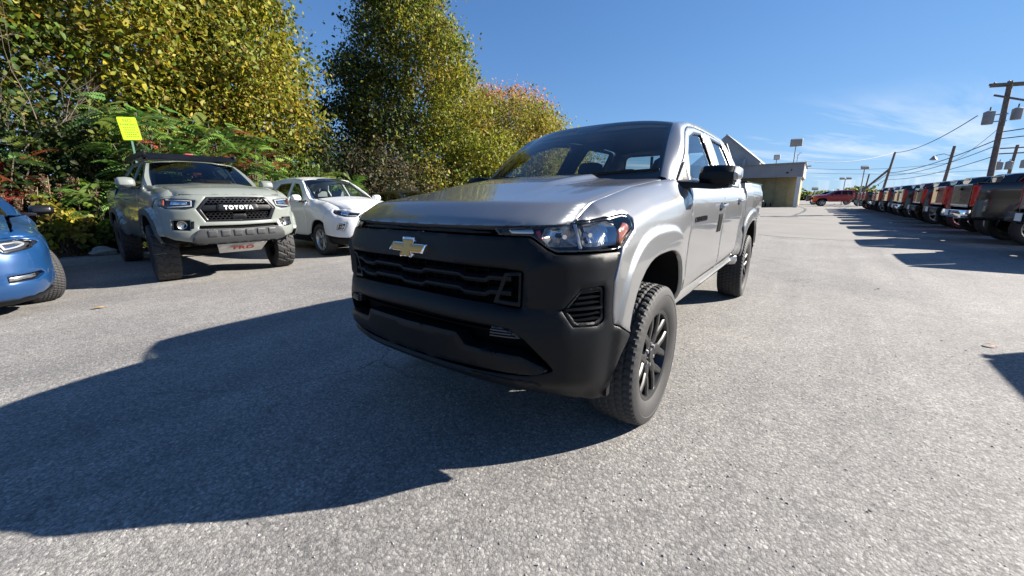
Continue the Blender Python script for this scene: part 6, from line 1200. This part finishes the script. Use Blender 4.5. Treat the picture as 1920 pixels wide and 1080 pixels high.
def tree(name, label, x, y, h, rad, zb, nclump, per, size, pal, trunk=.22, shape='oval', spread=.75, lean=(0,0), pal2=None, group=None, stems=1, zone2=None, gaps=0.):
    """crown of leaf clumps on limbs; rad(t) gives the radius for relative height t"""
    T = empty(name, (x,y,0), 0, label, 'tree', group); r = rnd
    cl = []
    while len(cl) < nclump:
        t = r.random(); R = rad(t)
        if R <= 0 or r.random() > (R/max(rad(q/20) for q in range(21)))**1.2+.05: continue
        a = r.uniform(0, 2*math.pi); q = R*math.sqrt(r.uniform(.18, 1.)); lump = 1+.16*math.sin(3*a+7*t)+.12*math.sin(5*a-11*t)
        if gaps and math.sin(4.1*a+9*t)+math.sin(13*t-2*a) > 2-gaps*2: continue
        cl.append((q*lump*math.cos(a)+lean[0]*t, q*lump*math.sin(a)+lean[1]*t, zb+(h-zb)*t, q/R))
    cl = np.array(cl); n = nclump*per; idx = np.repeat(np.arange(nclump), per); off_ = RG.normal(size=(n, 3))*np.array([1, 1, .75])*spread*.5
    C0 = cl[idx, :3]+off_; tone = pick(pal, nclump)[idx]; own = pick(pal, n)
    if pal2 is not None:
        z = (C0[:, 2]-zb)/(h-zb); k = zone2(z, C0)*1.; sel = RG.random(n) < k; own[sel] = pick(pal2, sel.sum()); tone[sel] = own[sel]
    cols = .45*tone+.55*own; outv = np.stack([off_[:, 0]*0+cl[idx, 0]/3, cl[idx, 1]/3, 0*idx], 1)*.3
    V, F, cc = leaves(C0, size, cols, .45, outv); fast_mesh('crown', V, F, MT['leaf'], T, cols=cc, k=4)['kind'] = 'stuff'
    mb = MB()
    for s in range(stems):
        ox, oy = (0, 0) if stems == 1 else (r.uniform(-.5, .5), r.uniform(-.3, .3)); top = Vector((lean[0]*.8+ox*1.5, lean[1]*.8+oy*1.5, h*.86))
        pts = [Vector((ox, oy, -.05))+(top-Vector((ox, oy, 0)))*k+Vector((r.uniform(-.12, .12), r.uniform(-.12, .12), 0))*(0 < k < 1) for k in (0, .2, .4, .6, .8, 1)]; rs = [trunk*(1.15, .92, .72, .5, .3, .08)[k] for k in range(6)]; mb.tube(pts, rs, 9)
        for k in range(int(16/stems)):
            c = cl[r.randrange(nclump)]; t0 = max(.12, min(.9, (c[2]-.8)/h*.8)); p0 = pts[0].lerp(pts[-1], t0); p1 = Vector(c[:3]); m_ = p0.lerp(p1, .5)+Vector((0, 0, .25)); mb.tube([p0, m_, p1], [trunk*.34*(1-t0*.6), trunk*.2*(1-t0*.6), .015], 6)
    mb.build('trunk', MT['bark'], T, 60.)
    return T
ROUND = lambda R: (lambda t: R*math.sqrt(max(0, 1-(2*t-.92)**2))**.9 if t < .96 else 0)
CONE = lambda R: (lambda t: R*(min(1, .62+t*1.6))*(1-t)**.92*1.18)
tree('broadleaf_tree', 'big olive and yellow broadleaf tree standing behind the grey-green pickup', -.7,-17.2,14.5, ROUND(3.95), 2.6, 620, 145, .128, OLIVE, .26, pal2=GOLD, zone2=lambda z, C: np.clip(.12+.5*(C[:, 0] < -1.2)*(z < .5), 0, 1), spread=.85)
tree('broadleaf_tree', 'golden brown broadleaf tree right behind the white crossover', -4.7,-16.6,9.6, ROUND(2.2), 1.2, 300, 135, .128, OLIVE, .2, pal2=GOLD, zone2=lambda z, C: .55*(z < .55)+.1, spread=.8)
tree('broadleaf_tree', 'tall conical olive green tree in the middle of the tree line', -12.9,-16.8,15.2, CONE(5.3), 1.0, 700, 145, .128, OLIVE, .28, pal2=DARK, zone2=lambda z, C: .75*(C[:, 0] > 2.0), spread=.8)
tree('broadleaf_tree', 'yellow-green tree with pinkish top to the right of the conical tree', -21.5,-17.0,8.9, ROUND(4.8), .4, 640, 115, .125, LIME, .22, pal2=PINK, zone2=lambda z, C: np.clip((z-.78)*5, 0, .9), spread=.8)
tree('broadleaf_tree', 'second yellow-green tree mostly hidden behind the silver pickup windscreen', -28.5,-17.5,7.0, ROUND(4.0), .4, 260, 80, .15, LIME, .22, spread=.9)
tree('sparse_tree', 'sparse dark tree with sky showing through at the left edge', 2.0,-15.2,9.5, ROUND(2.3), 2.6, 130, 55, .12, GREEN, .13, spread=.8, stems=2, gaps=.5)
def bush(name, label, x, y, rx, ry, h, n, size, pal, z0=.1, pal2=None, k2=0., stems=7, group='bushes along the edge of the lot', cat='shrub', spread=.22):
    T = empty(name, (x,y,0), 0, label, cat, group); nc = max(12, n//45); cl = []
    for i in range(nc):
        a = rnd.uniform(0, 2*math.pi); q = math.sqrt(rnd.uniform(.05, 1)); zt_ = z0+(h-z0)*math.sqrt(max(.05, 1-q*q*.85))*rnd.uniform(.25, 1.0)*(1+.15*math.sin(3*a+x)); cl.append((rx*q*math.cos(a), ry*q*math.sin(a), zt_))
    cl = np.array(cl); idx = RG.integers(0, nc, n); C0 = cl[idx]+RG.normal(size=(n, 3))*spread; C0[:, 2] = np.maximum(C0[:, 2], .03); tone = pick(pal, nc)[idx]; own = pick(pal, n)
    if pal2 is not None: s = RG.random(n) < k2; own[s] = pick(pal2, s.sum()); tone[s] = own[s]
    V, F, cc = leaves(C0, size, .45*tone+.55*own, .4); fast_mesh('foliage', V, F, MT['leaf'], T, cols=cc, k=4)['kind'] = 'stuff'
    mb = MB()
    for k in range(stems): c = cl[rnd.randrange(nc)]; mb.tube([(c[0]*.2, c[1]*.2, -.03), (c[0]*.6, c[1]*.6, c[2]*.6), tuple(c)], [.025, .016, .006], 5)
    mb.build('stems', MT['bark'], T, 60.); return T
bl = [('dark green shrub behind the blue saloon at the left edge', 2.6,-13.6,1.6,1.0,3.0,DARK), ('dark green shrub behind the yellow bush', .9,-13.4,1.4,1.0,3.2,DARK), ('dark shrub behind the sign post', -.9,-14.2,1.4,1.0,3.3,GREEN), ('shrub of mixed green below the golden tree', -3.3,-13.8,1.7,1.0,2.6,GREEN), ('pale green shrub peeking over the white crossover roof', -5.0,-13.4,1.3,.9,2.5,GREEN), ('dark shrub left of the conical tree foot', -6.9,-14.6,1.6,1.0,3.6,DARK)]
for lab, x, y, rx, ry, h, pal in bl: bush('shrub', lab, x, y, rx, ry, h, 8000, .12, pal)
bush('shrub', 'grey-brown shrub gone to seed at the foot of the conical tree', -8.6,-13.6,2.1,1.1,3.3,9000,.10, BROWN, pal2=DARK, k2=.3); bush('shrub', 'brownish green shrub right of the shrub gone to seed', -12.2,-13.8,2.2,1.1,3.0,8000,.12, BROWN, pal2=OLIVE, k2=.5); bush('shrub', 'dark shrub seen just left of the silver pickup windscreen', -16.0,-14.2,2.4,1.1,3.2,7000,.15, GREEN, pal2=OLIVE, k2=.5); bush('shrub', 'olive shrub behind the silver pickup passenger window', -21,-14,2.8,1.2,3.0,7000,.16, LIME, pal2=GREEN, k2=.4); bush('shrub', 'olive shrub behind the silver pickup cab', -27,-14.3,3.0,1.2,3.0,5000,.18, LIME)
bush('yellow_bush', 'yellow-leaved bush between the blue saloon and the grey-green pickup', 1.02,-11.7,.34,.22,1.28,620,.12, [((.34,.30,.03),3),((.20,.22,.03),3),((.10,.13,.025),3),((.24,.15,.05),1.5)], .25, stems=18, spread=.10, group=None); bush('low_weeds', 'low green weeds beside the rock at the lot edge', .25,-11.75,.65,.35,.62,1500,.09, GREEN, .03, pal2=BROWN, k2=.3, stems=8, spread=.10, group=None)
def seed_stalks():
    LAB = ['second dry seed stalk from the left behind the blue saloon mirror', 'third dry seed stalk from the left, medium tall', 'tallest dry seed stalk, behind the yellow bush', 'dry seed stalk just right of the tallest one', 'dry seed stalk behind the right half of the yellow bush', 'leftmost dry seed stalk, nearest the blue saloon', 'rightmost dry seed stalk, nearest the grey-green pickup']
    for k, (x, y, h) in enumerate([(1.62,-11.9,1.25),(1.40,-11.9,1.5),(1.18,-12.0,1.75),(.98,-12.0,1.55),(.75,-12.0,1.7),(1.82,-12.0,1.35),(.45,-12.0,1.45)]):
        T = empty('seed_stalk', (x,y,0), 0, LAB[k], 'plant', 'dry seed stalks behind the yellow bush'); MB().tube([(0,0,0),(rnd.uniform(-.05,.05),0,h*.6),(rnd.uniform(-.1,.1),0,h)], [.012,.010,.006], 6).build('stalk', MT['twig'], T)
        n = 160; t = RG.random(n); C0 = np.stack([RG.normal(size=n)*.035, RG.normal(size=n)*.035, h*(.78+.24*t)], 1); V, F, cc = leaves(C0, .035, pick([((.20,.13,.08),2),((.13,.08,.05),1)], n), .2); fast_mesh('seed_head', V, F, MT['leaf'], T, cols=cc, k=4)['kind'] = 'stuff'
seed_stalks()
def sumac(x, y, h, nl, label, pal, red=.12, L=.55):
    """upright stems carrying arching compound leaves"""
    T = empty('sumac', (x,y,0), 0, label, 'shrub', 'sumac shrubs with feathery leaves behind the parked cars'); mb = MB(); Vs = []; Fs = []; Cs = []; o = 0
    for k in range(nl):
        a = rnd.uniform(0, 2*math.pi); q = rnd.uniform(.1, 1.0); z0 = h*rnd.uniform(.30, 1.0); base = np.array([q*.8*math.cos(a), q*.55*math.sin(a), z0]); ln = L*rnd.uniform(.7, 1.25)
        dirv = np.array([math.cos(a), math.sin(a), rnd.uniform(-.1, .7)]); dirv /= np.linalg.norm(dirv); side = np.cross(dirv, [0, 0, 1]); side /= np.linalg.norm(side); ro = rnd.uniform(-1.1, 1.1); side = side*math.cos(ro)+np.cross(dirv, side)*math.sin(ro)
        isred = rnd.random() < red*(1.6 if z0 < h*.75 else .7); c = pick([((.22,.045,.035),2),((.26,.09,.04),1)] if isred else pal, 1)[0]; m = 11; C0 = []; A = []
        for i in range(m):
            t = (i+.6)/m; p = base+dirv*ln*t-np.array([0, 0, .45*ln*t*t]); w_ = .17*(1-.55*t)*ln/.55
            for s in (-1, 1): C0.append(p+side*s*w_*.5-np.array([0, 0, .02])); A.append((side*s+dirv*.35, w_))
        C0 = np.array(C0); av = np.array([q_[0] for q_ in A]); av /= np.linalg.norm(av, axis=1)[:, None]; s = np.array([q_[1] for q_ in A])[:, None]; N = np.cross(av, dirv); N /= np.linalg.norm(N, axis=1)[:, None]+1e-9; b = np.cross(N, av)
        V = np.stack([C0-av*s*.5, C0+b*s*.24, C0+av*s*.5-np.array([0, 0, .02]), C0-b*s*.24], 1).reshape(-1, 3); i_ = np.arange(len(C0))[:, None]*4; Fs.append(np.concatenate([i_+[0, 1, 2], i_+[0, 2, 3]])+o); Vs.append(V); o += len(V); cc = np.clip(c*(1+.15*RG.normal(size=(len(C0), 1))), .004, .7); Cs.append(np.repeat(np.concatenate([cc, np.ones((len(C0), 1))], 1), 4, 0))
        if k % 4 == 0: mb.tube([(base[0]*.15, base[1]*.15, -.03), (base[0]*.5, base[1]*.5, z0*.6), tuple(base)], [.03, .02, .01], 5)
    fast_mesh('foliage', np.concatenate(Vs), np.concatenate(Fs), MT['leaf'], T, cols=np.concatenate(Cs))['kind'] = 'stuff'; mb.build('stems', MT['bark'], T, 60.)
SUM = [((.09,.18,.04),3),((.14,.23,.05),3),((.20,.26,.06),1.5)]
for x, y, h, nl, lab, red in [(-.6,-12.1,3.6,170,'tallest green sumac beside the sign',.05), (-1.5,-12.0,2.9,130,'sumac with red leaves above the roof rack',.35), (-2.2,-12.1,3.3,150,'bright green sumac above the middle of the roof rack',.12), (-3.0,-12.1,3.0,140,'green sumac above the right end of the roof rack',.2), (.35,-12.3,1.6,80,'low fern-like sumac left of the grey-green pickup',.0), (-.2,-12.0,1.2,50,'low sumac right beside the grey-green pickup tail',.0), (1.9,-12.8,2.5,80,'red-leaved sumac behind the blue saloon mirror',.55), (-6.2,-12.6,2.1,70,'low bright sumac behind the white crossover roof',.0), (2.6,-12.6,2.0,60,'second red sumac at the left edge',.9)]: sumac(x, y, h, nl, lab, SUM, red)
def bare_tree():
    T = empty('bare_tree', (1.75,-13.2,0), 0, 'pale leafless small tree at the left edge', 'tree'); mb = MB()
    def br(p, d, l, r_, n):
        q = p+d*l; mb.tube([p, p.lerp(q, .5)+Vector((rnd.uniform(-.05,.05), rnd.uniform(-.05,.05), .02))*l, q], [r_, r_*.8, r_*.6], 6)
        if n:
            for k in range(3 if n > 2 else 2): v = (d+Vector((rnd.uniform(-.8,.8), rnd.uniform(-.6,.6), rnd.uniform(-.2,.5)))).normalized(); br(p.lerp(q, rnd.uniform(.55, 1)), v, l*rnd.uniform(.6,.85), r_*.58, n-1)
    br(Vector((0,0,-.05)), Vector((-.05,0,1)), 2.0, .03, 5); mb.build('branches', dirt(mat('pale_bark', (.15,.12,.09), .9), 8, .3), T, 60.)
bare_tree()
# ground beyond the lot, leaf litter, rock
MT['soil'] = dirt(mat('leafy_soil', (.10,.075,.045), .95), 2.5, .45, .9, 60)
sv = []; N_ = 60
for i in range(N_+1): xx = -70+i*110/N_; sv += [(xx, -11.55+.22*math.sin(i*1.7)+.1*math.sin(i*4.1), .008), (xx, -12.3, .10+.05*math.sin(i*2.3)), (xx, -16, .22), (xx, -200, .3)]
so = mesh_obj('verge', sv, [(i*4+j, i*4+4+j, i*4+5+j, i*4+1+j) for i in range(N_) for j in range(3)], MT['soil']); so['kind'] = 'structure'
n = 2600; C0 = np.stack([RG.uniform(-14, 4, n), -11.5-np.abs(RG.normal(size=n))*.5+.25*(RG.random(n) < .12), np.full(n, .05)], 1); C0[:, 2] = .03+np.clip(-11.55-C0[:, 1], 0, 1)*.12; V, F, cc = leaves(C0, .10, pick([((.22,.12,.06),3),((.15,.09,.05),3),((.30,.20,.08),1)], n), 2.5, fold=.15); lo = fast_mesh('leaf_litter', V, F, MT['leaf'], cols=cc, k=4); tag(lo, 'brown fallen leaves along the edge of the lot', 'leaves', kind='stuff')
rk = bpy.data.meshes.new('rock'); bm = bmesh.new(); bmesh.ops.create_icosphere(bm, subdivisions=3, radius=1)
for v in bm.verts:
    p = v.co; k = 1+.16*math.sin(3.1*p.x+1.3)*math.cos(2.7*p.y)+.08*math.sin(7*p.z+2*p.x); v.co = Vector((p.x*.26*k, p.y*.17*k, max(-.05, p.z*.13*k)))
bm.to_mesh(rk); bm.free(); rk.materials.append(dirt(mat('rock', (.24,.22,.20), .9), 6, .35, .8, 30)); ro = link(bpy.data.objects.new('rock', rk)); ro.location = (.62,-11.25,.06); tag(ro, 'pale rock lying at the lot edge behind the grey-green pickup tyre', 'rock')
# far trees over the end of the lot
for x, y, h, r_, lab in [(-150,-4,2.6,4,'far green tree just right of the building'), (-160,5,2.0,5,'far green tree above the crosswise red pickup'), (-150,12,3.0,4,'far green tree left of the parked row')]:
    tree('far_tree', lab, x, y, h, ROUND(r_), .2, 60, 40, .7, GREEN, .2, spread=1.6, pal2=LIME, zone2=lambda z, C: .3+0*z, group='far trees beyond the lot')
# ================================================================ loose stones and fallen leaves on the asphalt
MT['stone'] = leaf_mat('loose_stone', 0.)
def loose_gravel(n=5000):
    r = 0.5+4.2*RG.random(n)**1.1; a = np.radians(217.4)+np.radians(60)*(2*RG.random(n)-1); x, y = 1.948+r*np.cos(a), 1.406+r*np.sin(a); s = .0022+.004*RG.random(n)**3
    ico = np.array([(0,0,1),(.9,0,.1),(.28,.85,.1),(-.72,.53,.1),(-.72,-.53,.1),(.28,-.85,.1),(0,0,-.6)]); fc = np.array([(0,1,2),(0,2,3),(0,3,4),(0,4,5),(0,5,1),(6,2,1),(6,3,2),(6,4,3),(6,5,4),(6,1,5)])
    V = ico[None]*(1+.25*RG.normal(size=(n, 7, 1)))*s[:, None, None]*np.stack([1+.3*RG.normal(size=n), 1+.3*RG.normal(size=n), .6+.15*RG.normal(size=n)], 1)[:, None]; th = RG.random(n)*6.28; c, s_ = np.cos(th)[:, None], np.sin(th)[:, None]; V = np.stack([V[..., 0]*c-V[..., 1]*s_, V[..., 0]*s_+V[..., 1]*c, V[..., 2]], 2)+np.stack([x, y, s*.12], 1)[:, None]
    T = (fc[None]+(np.arange(n)*7)[:, None, None]).reshape(-1, 3); g = np.clip(.26+.10*RG.normal(size=(n, 1)), .10, .55)*np.array([[1.02, 1, .97]]); o = fast_mesh('loose_gravel', V.reshape(-1, 3), T, MT['stone'], cols=np.repeat(np.concatenate([g, np.ones((n, 1))], 1), 7, 0)); tag(o, 'small loose stones scattered over the worn asphalt', 'gravel', kind='stuff')
loose_gravel()
for x, y, s, col, lab in [(-2.62,2.66,.075,(.28,.12,.06),'brown fallen leaf lying beside the shadow at the right edge'), (1.44,-4.85,.11,(.36,.24,.09),'tan fallen leaf on the asphalt in front of the blue saloon'), (-4.7,2.2,.05,(.05,.05,.03),'small dark scrap on the asphalt right of the silver pickup')]:
    V = []; n = 9
    for i in range(n):
        t = i/(n-1); w_ = math.sin(math.pi*t)**.7*.32*s
        for k in (-1, -.5, 0, .5, 1): V.append((s*(t-.5), k*w_*(1+.2*math.sin(9*t)), .006+.03*s*10*k*k*.12+.012*math.sin(3*t)))
    o = mesh_obj('fallen_leaf', V, [(i*5+j, i*5+5+j, i*5+6+j, i*5+1+j) for i in range(n-1) for j in range(4)], mat('dry_leaf', col, .7)); o.location = (x, y, 0); o.rotation_euler.z = x*2; tag(o, lab, 'leaf')
